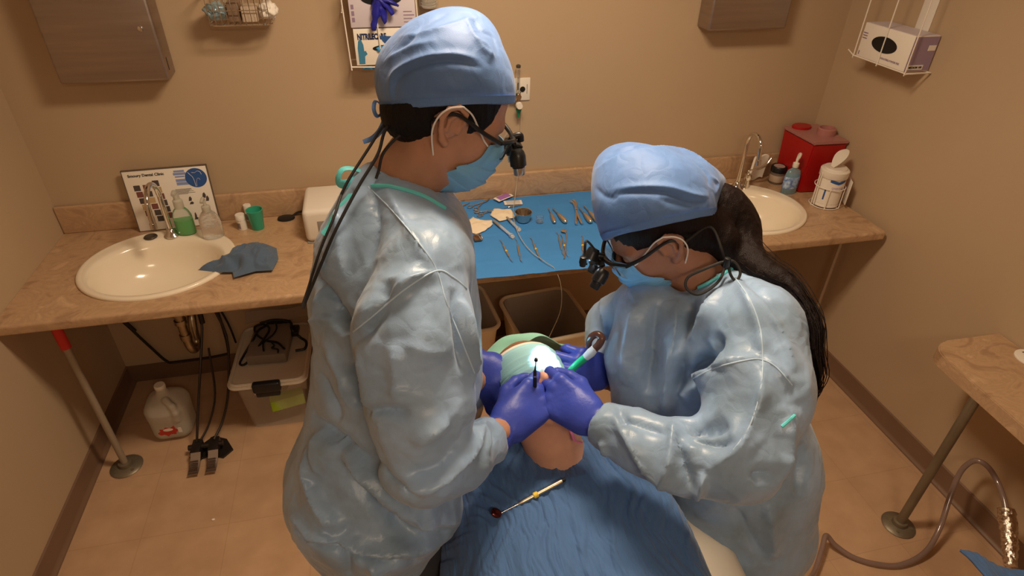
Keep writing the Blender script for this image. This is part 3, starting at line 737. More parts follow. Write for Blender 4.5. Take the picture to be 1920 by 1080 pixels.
t = thing('mouth_mirror', 'round dental mirror lying with the bundle of probes on the drape', 'dental mirror', onz(1057, 434, ZD))
a = onz(1057, 433, ZD + .006); b = B(); lathe(b, [(0, 0), (.0115, 0), (.0125, .001), (.0125, .0025), (.011, .003), (0, .003)], Matrix.Translation(a), 24); obj('mirror_head', b, M_bronze, t)
e = onz(1058, 484, ZD + .003); b = B(); tube(b, [a + Vector((0, -.010, .001)), a + Vector((0, -.04, 0)), e], [.0015, .0022, .0030], n=10); obj('handle', b, M_bronze, t)
probe(1092, 442, 1093, 480, 'broad banded instrument next to the bundle, near the loupe lamp of the right person', r=.0050)
probe(845, 396, 882, 380, 'plain dark instrument lying at the top left of the drape', band=False, hook=False, r=.0042)
probe(815, 382, 872, 376, 'long pale instrument at the far left of the drape, under the mask', band=False, hook=False, m=M_tool)
def elevator(px0, py0, px1, py1, lab, k=1.0):
    a = onz(px0, py0, ZD); c = onz(px1, py1, ZD); d = c - a; L = d.length; t = thing('elevator', lab, 'dental elevator', a)
    M = F3(a.x, a.y, ZD + .009 * k, d, Vector((0, 0, 1)).cross(d)) @ Matrix(((0, 0, 1, 0), (1, 0, 0, 0), (0, 1, 0, 0), (0, 0, 0, 1)))
    b = B(); lathe(b, [(0, L * .42), (.005 * k, L * .42), (.007 * k, L * .50), (.0105 * k, L * .68), (.0115 * k, L * .86), (.009 * k, L * .97), (.004 * k, L), (0, L)], M, 20); obj('handle', b, M_bronze, t)
    b = B(); lathe(b, [(0, 0), (.0015, 0), (.003 * k, L * .06), (.0022 * k, L * .2), (.003 * k, L * .40), (.005 * k, L * .43), (0, L * .43)], M, 14); obj('blade', b, M_tool, t)
elevator(1028, 392, 1040, 420, 'left one of the two pear handled elevators beside the glass cup', .85)
elevator(1036, 393, 1061, 420, 'right one of the two pear handled elevators beside the glass cup', 1.0)
elevator(1085, 392, 1108, 420, 'bulb handled elevator next to the right person\'s cap, first of the fan', 1.0)
elevator(1094, 388, 1120, 418, 'bulb handled elevator in the fan, behind the first one and nearer the cap', 1.0)
def forceps(pts, lab, r=.0045, rings=False):
    t = thing('forceps', lab, 'forceps', onz(*pts[0], ZD)); P_ = [onz(x, y, ZD + r) for x, y in pts]
    return t, P_
t, Q = forceps([(1072, 378), (1080, 396), (1084, 416)], 'shiny extraction forceps lying between the elevators on the drape')
b = B(); tube(b, [Q[0] + Vector((-.006, 0, 0)), Q[0] + Vector((.004, -.02, 0)), Q[1], Q[2] + Vector((-.010, 0, 0)), Q[2] + Vector((-.012, -.02, 0))], [.006, .0065, .005, .006, .005], n=12); obj('jaw', b, M_chrome, t)
b = B(); tube(b, [Q[0] + Vector((.008, 0, .006)), Q[0] + Vector((.010, -.03, .006)), Q[1] + Vector((0, 0, .006)), Q[2] + Vector((.012, 0, 0)), Q[2] + Vector((.014, -.02, 0))], [.006, .0065, .005, .006, .005], n=12); obj('jaw', b, M_chrome, t)
b = B(); lathe(b, [(0, 0), (.006, 0), (.006, .016), (0, .017)], Matrix.Translation(Q[1] - Vector((0, 0, .003))), 16); obj('pivot', b, M_chrome, t)
def scissors(ax, ay, bx, by, lab):
    a = onz(ax, ay, ZD); c = onz(bx, by, ZD); d = (c - a).normalized(); n_ = Vector((-d.y, d.x, 0)); L = (c - a).length; t = thing('needle_holder', lab, 'needle holder', a); pv = a + d * L * .62
    for s in (-1, 1):
        b = B(); tube(b, [pv + n_ * s * -.002 + Vector((0, 0, .002 * s + .003)), a + d * L * .36 + n_ * s * .010 + Vector((0, 0, .003)), a + d * L * .16 + n_ * s * .014 + Vector((0, 0, .003))], .0026, n=8)
        rc = a + d * .012 + n_ * s * .018; tube(b, [rc + (d * math.cos(q) * .013 + n_ * math.sin(q) * .010) + Vector((0, 0, .003)) for q in [2 * PI * k / 12 for k in range(12)]], .0024, n=8, sm=2, closed=True)
        tube(b, [pv + Vector((0, 0, .003 + .002 * s)), pv + d * L * .2 + n_ * s * -.003 + Vector((0, 0, .003)), c + n_ * s * .001 + Vector((0, 0, .003))], [.0034, .0028, .0012], n=8); obj('arm', b, M_tool, t)
    b = B(); lathe(b, [(0, 0), (.0045, 0), (.0045, .008), (0, .0085)], Matrix.Translation(pv), 14); obj('pivot', b, M_tool, t)
scissors(884, 392, 918, 374, 'ring handled steel needle holder pointing up at the top left of the drape')
scissors(893, 402, 925, 396, 'second needle holder lying flat in front of the first, beside the gauze')
# packets, gauze, bowls, syringes, clip
def packet(name, px, py, w, h, ang, m, lab, cat, m2=None, z=0.0, tilt=0.0):
    c = onz(px, py, ZD); M = Matrix.Translation(c + Vector((0, 0, z))) @ Matrix.Rotation(math.radians(ang), 4, 'Z') @ Matrix.Rotation(math.radians(tilt), 4, 'X'); t = thing(name, lab, cat, c)
    b = B(); sheet(b, lambda u, v: M @ Vector(((u - .5) * w, (v - .5) * h, .0015 + .0035 * math.sin(u * PI) * math.sin(v * PI))), 12, 8, .001); obj('wrapper', b, m, t)
    if m2:
        b = B(); sheet(b, lambda u, v: M @ Vector(((u - .5) * w * .74, (v - .5) * h * .8, .0026 + .0035 * math.sin(PI * (.13 + u * .74)) * math.sin(PI * (.1 + v * .8)))), 10, 6, .0006); obj('print', b, m2, t)
    return t
packet('suture_packet', 962, 380, .085, .042, -4, M_paper, 'plain white packet under the purple one at the top of the drape', 'packet', mat('pale_grey_print', (.62, .58, .52), .6))
packet('suture_packet', 944, 373, .095, .040, 32, M_paper, 'white packet with a purple label at the top of the drape', 'packet', mat('purple_print', (.36, .16, .48), .5), .009, 4)
probe(944, 391, 980, 384, 'scalpel-like flat handle half under the purple packet', band=False, hook=False, r=.0046, m=M_tool)
def gauze(pts, z, seed, lab):
    P_ = [onz(x, y, ZD) for x, y in pts]; c = sum(P_, Vector()) / len(P_)
    def f(u, v):
        k = u * len(P_); i = int(k) % len(P_); q = P_[i].lerp(P_[(i + 1) % len(P_)], k - int(k)); p = c.lerp(q, v)
        return Vector((p.x, p.y, z + .004 + .005 * mnoise.noise(Vector((p.x * 40, p.y * 40, seed))) + .007 * (1 - v)))
    b = B(); sheet(b, f, 40, 8); bmesh.ops.remove_doubles(b, verts=b.verts, dist=.0002)
    r = bmesh.ops.extrude_face_region(b, geom=b.faces[:]); bmesh.ops.translate(b, verts=[v for v in r['geom'] if isinstance(v, bmesh.types.BMVert)], vec=(0, 0, -.003))
    tag(obj('gauze', b, mat('cream_gauze', (.88, .76, .58), .95, bump=.3, bscale=300), None, ang=None, label=lab), cat='gauze')
gauze([(863, 424), (887, 408), (900, 414), (922, 414), (924, 422), (908, 434), (893, 440), (876, 434)], ZD, 1, 'larger folded gauze pad at the left side of the drape')
gauze([(919, 404), (926, 392), (940, 394), (958, 394), (966, 408), (950, 413), (936, 416)], ZD, 5, 'smaller gauze pad left of the steel bowl')
bc = onz(981, 414, ZD); b = B(); lathe(b, [(0, 0), (.024, 0), (.027, .002), (.037, .040), (.0395, .043), (.0395, .045), (.036, .044), (.0255, .006), (.02, .004), (0, .004)], Matrix.Translation(bc), 44)
tag(obj('steel_bowl', b, mat('bowl_steel', (.58, .54, .50), .18, 1.0), None, label='small stainless steel bowl on the blue drape'), cat='bowl')
bc = onz(1012, 416, ZD); b = B(); lathe(b, [(0, 0), (.014, 0), (.016, .002), (.017, .028), (.0155, .028), (.0145, .004), (0, .004)], Matrix.Translation(bc), 32)
tag(obj('glass_cup', b, mat('cup_glass', (.95, .95, .95), .05, trans=.95, ior=1.3), None, label='tiny clear glass cup between the steel bowl and the elevators'), cat='cup')
def syringe(px0, py0, px1, py1, lab, z=0):
    a = onz(px0, py0, ZD) + Vector((0, 0, .007 + z)); c = onz(px1, py1, ZD) + Vector((0, 0, .007)); t = thing('syringe', lab, 'syringe', a); L = (c - a).length; M = align(a, c)
    b = B(); lathe(b, [(.0065, L * .35), (.0065, L * .9), (.010, L * .9), (.010, L * .93), (0, L * .93)], M, 18); obj('barrel', b, mat('clear_blue_plastic', (.75, .85, .95), .15, trans=.5, ior=1.3), t)
    b = B(); lathe(b, [(0, 0), (.004, 0), (.006, L * .12), (.0068, L * .36), (0, L * .36)], M, 16); obj('tip', b, mat('grey_plastic', (.3, .28, .25), .5), t)
    b = B(); lathe(b, [(0, L * .9), (.003, L * .9), (.003, L * .98), (.008, L * .985), (.008, L), (0, L)], M, 16); obj('plunger', b, M_white, t)
syringe(925, 416, 962, 447, 'clear syringe running from the gauze towards the front row of probes')
syringe(950, 410, 974, 434, 'shorter clear syringe partly under the smaller gauze pad, below the bowl', 0)
t = thing('metal_clip', 'small brown metal clip in front of the larger gauze pad', 'clip', onz(896, 448, ZD)); c = onz(896, 448, ZD)
b = B(); box(b, c.x - .018, c.x + .014, c.y - .022, c.y + .020, c.z, c.z + .010, .003); obj('plate', b, mat('brown_metal', (.30, .17, .10), .35, .8), t)
b = B(); tube(b, [c + Vector((-.012, .014, .012)), c + Vector((0, -.004, .020)), c + Vector((.010, -.026, .010))], .0028, n=8); tube(b, [c + Vector((.004, .018, .012)), c + Vector((.012, 0, .018)), c + Vector((.018, -.018, .008))], .0024, n=8); obj('spring', b, M_tool, t)
# thin clear line from the wall outlet over the drape into the bin
b = B(); tube(b, [(.640, 2.585, 1.27), (.637, 2.575, 1.15), (.628, 2.565, 1.00), (.600, 2.50, .885), (.560, 2.36, .870), (.545, 2.20, .866), (.56, 2.06, .863), (.60, 1.955, .862), (.625, 1.918, .852), (.652, 1.905, .78), (.668, 1.93, .64), (.650, 1.98, .48), (.628, 2.012, .36), (.62, 2.02, .16)], .0014, n=8, sm=10)
tag(obj('suction_line', b, mat('clear_tubing', (.70, .62, .46), .2, trans=.3), None, label='thin clear tube from the wall outlet across the drape down past the bins'), cat='tube')
# ================================================================= on the back wall
def dispenser(x0, x1, z0, z1, y0, lab, slot, skew=0):
    t = thing('towel_dispenser', lab, 'towel dispenser', ((x0 + x1) / 2, YB, z0)); b = B(); box(b, x0, x1, y0, YB, z0, z1, .010, seg=3)
    bmesh.ops.transform(b, matrix=Matrix.Identity(4), verts=b.verts[:]); obj('housing', b, M_steel, t)
    b = B(); box(b, x0 + .10, x1 - .08, y0 + .02, y0 + .05, z0 - .002, z0 + .004, .001); obj('outlet_slot', b, M_black, t)
    b = B(); lathe(b, [(0, 0), (.009, 0), (.009, .003), (.006, .0045), (0, .0045)], F3(x1 - .045, y0, z0 + .18, (1, 0, 0), (0, 0, 1)), 20)
    obj('lock', b, M_chrome, t)
    b = B(); box(b, x1 - .0005, x1 + .0012, y0 + .03, y0 + .034, z0 + .03, z0 + .075); obj('side_slot', b, M_black, t)
    b = B(); box(b, x0 + .004, x1 - .004, y0 - .0012, y0 + .001, z1 - .10, z1 - .098); obj('door_seam', b, M_black, t)
    return t
dispenser(-1.075, -.715, 1.478, 1.86, 2.49, 'brushed steel paper towel dispenser on the back wall above the left sink', True)
dispenser(1.425, 1.795, 1.590, 1.95, 2.49, 'brushed steel paper towel dispenser on the back wall above the right sink', True)
# wire basket with small supplies
bk = thing('wire_basket', 'chrome wire basket holding small packets, high on the back wall', 'basket', (-.425, 2.52, 1.66))
b = B(); x0, x1, y0, y1, zb, zt = -.545, -.305, 2.46, 2.585, 1.665, 1.76
rr = [( (x0 + x1) / 2 + X_, (y0 + y1) / 2 + Y_) for X_, Y_ in rrect(x1 - x0, y1 - y0, .04)]
for z_, r_ in ((zt, .0032), (zb, .0028), ((zb + zt) / 2, .0018)):
    k = 1 if z_ == zt else .9; tube(b, [(( (x0 + x1) / 2) + (x - (x0 + x1) / 2) * k, (y0 + y1) / 2 + (y - (y0 + y1) / 2) * k, z_) for x, y in rr], r_, n=6, sm=1, closed=True)
for i in range(11):
    x = x0 + .02 + (x1 - x0 - .04) * i / 10; tube(b, [(x, y0, zt), (x, y0 + .006, zb), (x, y1 - .006, zb), (x, y1, zt)], .0016, n=6, sm=1)
obj('wire_frame', b, M_chrome, bk)
def wad(name, c, r, m, lab, cat, seed, grp=None):
    S_ = []
    me = bpy.data.meshes.new(name); bm = B(); bmesh.ops.create_icosphere(bm, subdivisions=4, radius=1)
    for v in bm.verts:
        q = v.co * 2.2 + Vector((seed, 0, 0)); k = 1 + .35 * mnoise.noise(q) - .18 * abs(mnoise.noise(q * 2.3)); v.co = Vector((v.co.x * r[0], v.co.y * r[1], v.co.z * r[2])) * k + Vector(c)
    return tag(obj(name, bm, m, None, ang=None, label=lab), cat=cat, group=grp)
wad('crumpled_packet', (-.505, 2.515, 1.705), (.040, .045, .030), mat('shiny_blue_film', (.30, .42, .48), .2, .3), 'shiny blue grey film packet at the left end of the wire basket', 'packet', 1)
wad('crumpled_packet', (-.330, 2.515, 1.705), (.032, .045, .030), M_paper, 'white crumpled packet at the right end of the wire basket', 'packet', 4)
b = B(); box(b, -.465, -.425, 2.49, 2.56, 1.672, 1.735, .002); tag(obj('small_carton', b, mat('brown_carton', (.25, .16, .10), .7), label='small brown carton near the middle of the wire basket'), cat='carton')
b = B(); box(b, -.418, -.365, 2.48, 2.56, 1.672, 1.722, .002); tag(obj('small_carton', b, mat('beige_carton', (.62, .50, .38), .7), label='small beige carton beside the brown one in the wire basket'), cat='carton')
# glove rack with two boxes
gr_ = thing('glove_rack', 'white wire rack holding two glove boxes on the back wall', 'rack', (.10, 2.55, 1.5))
gx0, gx1, gy = -.062, .205, 2.465
b = B()
for xa in (gx0, .055, gx1): tube(b, [(xa - .012, gy, 1.98), (xa - .006, gy, 1.75), (xa, gy, 1.515), (xa, gy + .01, 1.505), (xa, YB - .012, 1.505)], .0026, n=6, sm=3)
tube(b, [(gx0, gy, 1.507), (gx0 + .12, gy, 1.503), (gx1, gy, 1.507)], .0026, n=6, sm=3); tube(b, [(gx0 - .01, gy, 1.70), (gx0 - .01, YB - .01, 1.70)], .0022, n=6, sm=1); tube(b, [(gx0, YB - .012, 1.505), (gx1, YB - .012, 1.505)], .0026, n=6, sm=1)
tube(b, [(gx0 - .012, gy, 1.97), (gx1 - .012, gy, 1.97)], .0026, n=6, sm=1); obj('wire_frame', b, M_wire, gr_)
def box_thing(name, lab, cat, x0, x1, y0, y1, z0, z1, m): 
    t = thing(name, lab, cat, ((x0 + x1) / 2, (y0 + y1) / 2, z0)); b = B(); box(b, x0, x1, y0, y1, z0, z1, .0015); obj('carton', b, m, t); return t
gb = box_thing('glove_box', 'white and blue nitrile glove box, lower one in the wire rack', 'glove box', -.040, .195, 2.472, 2.565, 1.510, 1.640, M_paper)
g2 = box_thing('glove_box', 'pale lilac glove box, upper one in the wire rack with gloves spilling out', 'glove box', -.045, .195, 2.472, 2.565, 1.645, 1.800, mat('pale_lilac_card', (.66, .60, .66), .6))
yf = 2.472
FM = lambda x, z: F3(x, yf - .0006, z, (1, 0, 0), (0, 0, 1))
obj('lettering', text_mesh('NITRILECARE', .028, FM(.026, 1.612), .0004, .0016, sx=.64), mat('navy_ink', (.02, .03, .10), .6), gb, smooth=False)
b = B(); prism(b, [(.055, .020), (.200 - .005, .012), (.195, -.035), (.085, -.020), (.065, 0)], 0, .0006, FM(0, 1.595)); obj('blue_panel', b, mat('deep_blue_print', (.03, .10, .30), .5), gb)
b = B(); prism(b, [(x * .8, y * .7) for x, y in ellipse(.075, .018, 30)], 0, .0010, FM(.085, 1.570)); op = obj('opening', b, M_black, gb)
wad('glove_in_box', (.085, 2.472, 1.568), (.050, .014, .013), mat('light_blue_nitrile', (.05, .30, .62), .4), 'light blue glove showing in the opening of the lower glove box', 'glove', 7)
hp = [(-.030, -.058), (-.008, -.058), (-.006, -.030), (.004, -.022), (-.002, -.010), (-.007, -.012), (-.008, .012), (-.014, .028), (-.020, .032), (-.026, .024), (-.030, 0)]
b = B(); prism(b, hp, 0, .0006, FM(0, 1.573)); obj('printed_hand', b, mat('teal_print', (.05, .22, .38), .5), gb)
obj('lettering', text_mesh('P', .016, FM(.040, 1.523), .0003, .0004), M_ink, gb, smooth=False)
b = B()
for k in range(4): box(b, .150, .190 - .008 * (k % 2), 1.68 + k * .012, 1.683 + k * .012, 0, 0, 0) if False else box(b, .150, .190 - .008 * (k % 2), yf - .001, yf, 1.66 + k * .012, 1.663 + k * .012)
for k in range(3): box(b, -.038, -.028, yf - .001, yf, 1.665 + k * .022, 1.680 + k * .022)
obj('printed_lines', b, mat('grey_violet_print', (.28, .20, .30), .6), g2)
b = B(); prism(b, ellipse(.075, .026, 30), 0, .001, FM(.075, 1.745)); obj('opening', b, M_black, g2)
gl = [( .085, 2.445, 1.735), (.05, 2.44, 1.72)]
M_dg = mat('deep_blue_nitrile', (.018, .020, .30), .4)
b = B()
for (dx, dz, L, r_) in ((-.03, -.10, 1, .010), (.015, -.075, 1, .010), (.045, -.045, 1, .009), (-.005, -.05, 1, .010), (.07, -.02, 1, .009)):
    tube(b, [(.065, 2.462, 1.75), (.065 + dx * .5, 2.445, 1.745 + dz * .35), (.065 + dx, 2.440, 1.74 + dz)], [.026, .018, r_], n=10, flat=.55)
for v in b.verts: v.co += mnoise.noise_vector(v.co * 45) * .006
tag(obj('glove', b, M_dg, None, ang=None, label='deep blue glove hanging from the upper glove box in the wire rack'), cat='glove')
wad('glove_scrap', (.005, 2.485, 1.497), (.024, .018, .007), mat('light_blue_nitrile', (.05, .30, .62), .4), 'bit of light blue glove poking through the bottom of the wire rack', 'glove', 9)
# plastic cup stack right of the rack
cs_ = thing('cup_dispenser', 'clear dispenser with a stack of white cups right of the glove rack', 'cup dispenser', (.255, 2.54, 1.69))
b = B()
for k in range(8): lathe(b, [(.024, 1.695 + k * .011), (.030, 1.703 + k * .011), (.031, 1.704 + k * .011), (.029, 1.705 + k * .011), (.0, 1.700 + k * .011)], T(.255, 2.55, 0), 24)
obj('cups', b, M_paper, cs_)
b = B(); lathe(b, [(.034, 1.70), (.036, 1.70), (.036, 1.95), (.034, 1.95), (.034, 1.70)], T(.255, 2.55, 0), 28); obj('tube', b, M_clear, cs_)
# outlet plate and oxygen flow meter
ol_ = thing('wall_outlet', 'white wall outlet plate with a dark port, behind the flow meter', 'wall outlet', (.62, YB, 1.35)); b = B(); box(b, .545, .680, YB - .007, YB, 1.305, 1.402, .003); obj('plate', b, M_white, ol_)
b = B(); lathe(b, [(0, 0), (.011, 0), (.012, .003), (.010, .004), (0, .002)], F3(.645, YB - .007, 1.355, (1, 0, 0), (0, 0, 1)), 22); obj('port', b, M_black, ol_)
b = B(); box(b, .664, .667, YB - .0082, YB - .006, 1.335, 1.375); obj('slot', b, mat('grey_plastic', (.3, .28, .25), .5), ol_)
fm = thing('flow_meter', 'green and clear gas flow meter plugged into the wall outlet', 'flow meter', (.618, 2.56, 1.30)); M_grn = mat('green_plastic', (.02, .22, .09), .4)
b = B(); cyl(b, (.618, 2.565, 1.345), (.618, 2.565, 1.455), .009, .008, n=18); obj('sight_tube', b, M_clear, fm)
b = B(); lathe(b, [(0, 0), (.009, 0), (.010, .004), (.010, .010), (.006, .013), (0, .013)], T(.618, 2.565, 1.453), 18); obj('tube_cap', b, mat('dark_cap', (.06, .05, .04), .5), fm); b = B(); lathe(b, [(0, 0), (.003, .002), (.003, .03), (0, .032)], T(.618, 2.565, 1.36), 8); obj('float', b, mat('dark_cap', (.06, .05, .04), .5), fm)
b = B(); cyl(b, (.618, 2.599, 1.335), (.618, 2.545, 1.335), .012, n=18); cyl(b, (.618, 2.565, 1.318), (.618, 2.565, 1.35), .014, n=18); obj('valve_body', b, M_chrome, fm)
b = B(); cyl(b, (.620, 2.548, 1.300), (.620, 2.530, 1.300), .015, .013, n=24); cyl(b, (.620, 2.58, 1.300), (.620, 2.548, 1.300), .006, n=12); kb = obj('knob', b, M_white, fm)
b = B(); cyl(b, (.590, 2.57, 1.345), (.590, 2.55, 1.345), .014, n=16); obj('green_fitting', b, M_grn, fm); b = B(); lathe(b, [(0, -.035), (.004, -.034), (.009, -.012), (.013, 0), (.009, .006), (0, .006)], T(.622, 2.56, 1.277), 16); obj('green_fitting', b, M_grn, fm)
# ================================================================= right wall rack with box
rk = thing('glove_rack', 'white wire rack on the right wall holding a lilac tissue-like box', 'rack', (XR, 2.2, 1.5)); b = B(); xw = 2.055
ya, yb_ = 2.345, 2.045
for yy in (ya, (ya + yb_) / 2 + .005, yb_): tube(b, [(xw - .0, yy, 1.93), (xw, yy, 1.70), (xw, yy, 1.512), (xw + .008, yy, 1.503), (XR - .003, yy, 1.503)], .0026, n=6, sm=3)
tube(b, [(xw, ya + .04, 1.520), (xw, ya, 1.505), (xw, yb_, 1.505), (XR - .01, yb_ - .004, 1.505)], .0026, n=6, sm=1); tube(b, [(xw, ya, 1.92), (xw, yb_, 1.92)], .0026, n=6, sm=1); tube(b, [(XR - .006, ya, 1.503), (XR - .006, yb_, 1.503)], .0026, n=6, sm=1)
obj('wire_frame', b, M_wire, rk); b = B(); box(b, XR - .004, XR - .001, 2.13, 2.20, 1.63, 1.95, .001); pl_ = obj('back_plate', b, M_white, rk)
b = B(); lathe(b, [(0, 0), (.004, 0), (.004, .002), (0, .003)], F3(XR - .004, 2.165, 1.80, (0, -1, 0), (0, 0, 1)), 10); obj('screw', b, M_steel, pl_)
rb = box_thing('glove_box', 'lilac and white glove box with dark oval opening in the right wall rack', 'glove box', xw + .004, XR - .006, 2.060, 2.335, 1.507, 1.640, M_paper)
RM = lambda y, z: F3(xw + .0034, y, z, (0, -1, 0), (0, 0, 1)); M_lil = mat('lilac_card', (.34, .25, .36), .6)
b = B(); prism(b, ellipse(.070, .030, 36), 0, .0012, RM(2.20, 1.578)); obj('opening', b, M_black, rb)
b = B(); box(b, xw + .006, XR - .008, 2.0585, 2.0602, 1.510, 1.637); obj('end_panel', b, M_lil, rb)
b = B(); box(b, xw + .010, XR - .04, 2.0572, 2.0587, 1.514, 1.532); obj('end_label', b, M_paper, rb); b = B(); box(b, XR - .045, XR - .012, 2.0572, 2.0587, 1.585, 1.605); obj('end_label', b, M_paper, rb)
b = B(); box(b, xw + .008, XR - .008, 2.064, 2.331, 1.6395, 1.6412); obj('top_panel', b, mat('pale_lilac_card', (.66, .60, .66), .6), rb)
obj('lettering', text_mesh('NON-STERILE POWDER FREE', .010, RM(2.145, 1.528), .0003, .0002, sx=.8), mat('grey_violet_print', (.28, .20, .30), .6), rb, smooth=False)
EM = F3(0, 2.0570, 1.523, (1, 0, 0), (0, 0, 1)); obj('lettering', text_mesh('MEDIUM 100', .011, EM @ T((xw + XR) / 2 - .014, 0, .0008), .0003, .0002), M_ink, rb, smooth=False)
b = B()
for k in range(3): box(b, xw + .0030, xw + .0042, 2.305 - k * .0, 2.33, 1.600 - k * .010, 1.604 - k * .010)
box(b, xw + .0030, xw + .0042, 2.322, 2.327, 1.515, 1.530); obj('printed_lines', b, mat('grey_violet_print', (.28, .20, .30), .6), rb)
# ================================================================= right side table
rt = thing('side_table', 'tan laminate side table with rounded corner at the right wall', 'table', (2.02, 1.0, 0))
zt = .75
def tabpoly():
    x0, y1, x1, y0, r = 1.862, 1.325, 2.178, .35, .085; p = [(x1, y0), (x1, y1)]
    for q in range(9):
        a = math.radians(90 + 90 * q / 8); p.append((x0 + r + r * math.cos(a), y1 - r + r * math.sin(a)))
    p.append((x0 - .055, y0)); return p
b = B(); prism(b, tabpoly(), zt - .05, zt); bmesh.ops.bevel(b, geom=[e for e in b.edges if abs(e.verts[0].co.z - e.verts[1].co.z) < .001 and e.verts[0].co.z > zt - .01], offset=.004, segments=2, affect='EDGES'); obj('tabletop', b, M_lam, rt)
lx, ly = 1.866, 1.092
b = B(); cyl(b, (lx, ly, .012), (lx, ly, zt - .05), .0165, n=20); lg = obj('leg', b, M_galv, rt)
b = B(); lathe(b, [(0, 0), (.060, 0), (.062, .004), (.056, .010), (.028, .014), (.026, .030), (.018, .032), (0, .032)], T(lx, ly, 0), 28)
for q in range(4): a = PI / 4 + q * PI / 2; lathe(b, [(.007, .009), (.007, .0125), (0, .0135)], T(lx + .043 * math.cos(a), ly + .043 * math.sin(a), 0), 10)
obj('floor_flange', b, M_galv, lg)
c = onz(1916, 672, zt); b = B(); lathe(b, [(0, .0004), (.050, .0004), (.050, .004), (.047, .005), (0, .005)], Matrix.Translation((c.x + .028, c.y - .01, zt)), 40); dk = tag(obj('white_disc', b, M_paper, None, label='round white printed disc lying on the right side table'), cat='disc')
b = B()
for q in range(6): box(b, c.x + .004 + q * .004, c.x + .006 + q * .004 + .01, c.y - .035 + q * .011, c.y - .030 + q * .011, zt + .0048, zt + .0056)
obj('printed_lines', b, mat('dark_print', (.08, .06, .06), .6), dk)
c = onz(1918, 607, zt); b = B(); box(b, c.x - .01, c.x + .09, c.y - .03, c.y + .05, zt + .001, zt + .016, .006, seg=3); tag(obj('folded_wipe', b, M_paper, None, label='folded white wipe at the back of the right side table'), cat='wipe')
# ================================================================= left corner counter
lc = thing('counter_corner', 'tan rounded counter corner at the lower left wall', 'counter', (-1.2, 1.0, 0))
b = B(); pp = [(-1.316, .3), (-1.02, .3)]
for q in range(9): a = math.radians(0 + 90 * q / 8); pp.append((-1.02 - .10 + .10 * math.cos(a), 1.13 - .10 + .10 * math.sin(a)))
pp.append((-1.316, 1.13)); prism(b, pp, .80, .838); bmesh.ops.bevel(b, geom=[e for e in b.edges if e.verts[0].co.z > .83 and e.verts[1].co.z > .83], offset=.004, segments=2, affect='EDGES'); obj('slab', b, M_lam, lc)
b = B(); cyl(b, (-1.16, .95, 0), (-1.16, .95, .80), .016); obj('leg', b, M_galv, lc)
# ================================================================= under the worktop
jg = thing('jug', 'translucent plastic jug with a red and white label on the floor under the left sink', 'jug', (-1.03, 2.20, 0))
jx, jy = -1.03, 2.215
def jug_sol():
    body = rbox((jx, jy, .105), (.082, .075, .105), .045); sh = cone((jx, jy, .165), (jx, jy, .232), .070, .022); nk = cone((jx, jy, .22), (jx, jy, .258), .020, .020)
    S_ = union([union([body, sh], .05), nk], .012); hh = union([chain([(jx + .020, jy - .045, .225), (jx + .045, jy - .068, .205), (jx + .052, jy - .075, .17), (jx + .045, jy - .070, .13)], [.014, .013, .013, .014], sm=.01)], 0)
    cut_ = chain([(jx + .028, jy - .040, .200), (jx + .034, jy - .044, .185), (jx + .032, jy - .044, .155)], [.013, .015, .013])
    return minus(union([S_, hh], .012), cut_, .008)
obj('bottle', sdf_mesh(jug_sol(), .0035), mat('milky_plastic', (.82, .76, .64), .35, trans=.45, ior=1.3), jg, ang=None)
b = B(); lathe(b, [(0, .258), (.021, .258), (.0225, .260), (.0225, .276), (.020, .279), (0, .279)], T(jx, jy, 0), 24); obj('cap', b, M_white, jg)
JM = F3(jx - .004, jy - .0765, .070, (1, 0, 0), (0, 0, 1))
b = B(); prism(b, [(-.044, -.004), (-.030, .004), (-.032, .018), (-.016, .014), (-.006, .026), (.010, .018), (.030, .030), (.032, .010), (.044, .002), (.030, -.010), (.028, -.022), (.006, -.018), (-.006, -.030), (-.018, -.016), (-.034, -.018)], -.0004, .0008, JM); lb = obj('label', b, mat('red_label', (.55, .04, .02), .5), jg, label='ragged red label')
b = B(); prism(b, ellipse(.020, .008, 24, .002, .010), 0, .0014, JM); prism(b, rrect(.016, .030, .002, 3, .048, .0), 0, .0010, JM); obj('label_patch', b, M_paper, lb)
# foot pedal with rods
fp = thing('foot_pedals', 'pair of steel foot pedals with black rods on the floor under the left sink', 'foot pedal', (-.87, 2.0, 0))
M_blkst = mat('blackened_steel', (.05, .04, .035), .4, .7)
for i, px in enumerate((-.905, -.835)):
    py = 1.968
    b = B(); sheet(b, lambda u, v, px=px: Vector((px - .020 + .04 * u + .006 * v, py - .055 + .085 * v, .022 + .038 * v - .012 * math.sin(v * PI))), 6, 12, .004)
    for q in range(6): box(b, px - .016, px + .018, py - .048 + q * .009, py - .045 + q * .009, .0255 + q * .003, .029 + q * .003)
    obj('pedal', b, M_steel, fp, label='ridged steel pedal')
b = B(); prism(b, [(-.93, 2.06), (-.86, 2.13), (-.80, 2.10), (-.765, 2.035), (-.80, 1.995), (-.86, 2.02), (-.91, 2.0), (-.94, 2.02)], .002, .012); box(b, -.925, -.885, 1.995, 2.08, .010, .060, .006); box(b, -.855, -.815, 1.995, 2.08, .010, .060, .006); cyl(b, (-.94, 2.045, .045), (-.80, 2.045, .045), .012); obj('pedal_base', b, M_blkst, fp)
b = B(); tube(b, [(-.905, 2.06, .06), (-.88, 2.15, .20), (-.845, 2.27, .38), (-.83, 2.36, .50), (-.84, 2.40, .66)], .0055, n=8, sm=3); tube(b, [(-.90, 2.06, .05), (-.86, 2.13, .09), (-.82, 2.20, .20), (-.82, 2.30, .38)], .0045, n=8, sm=4); obj('rod', b, M_blkst, fp)
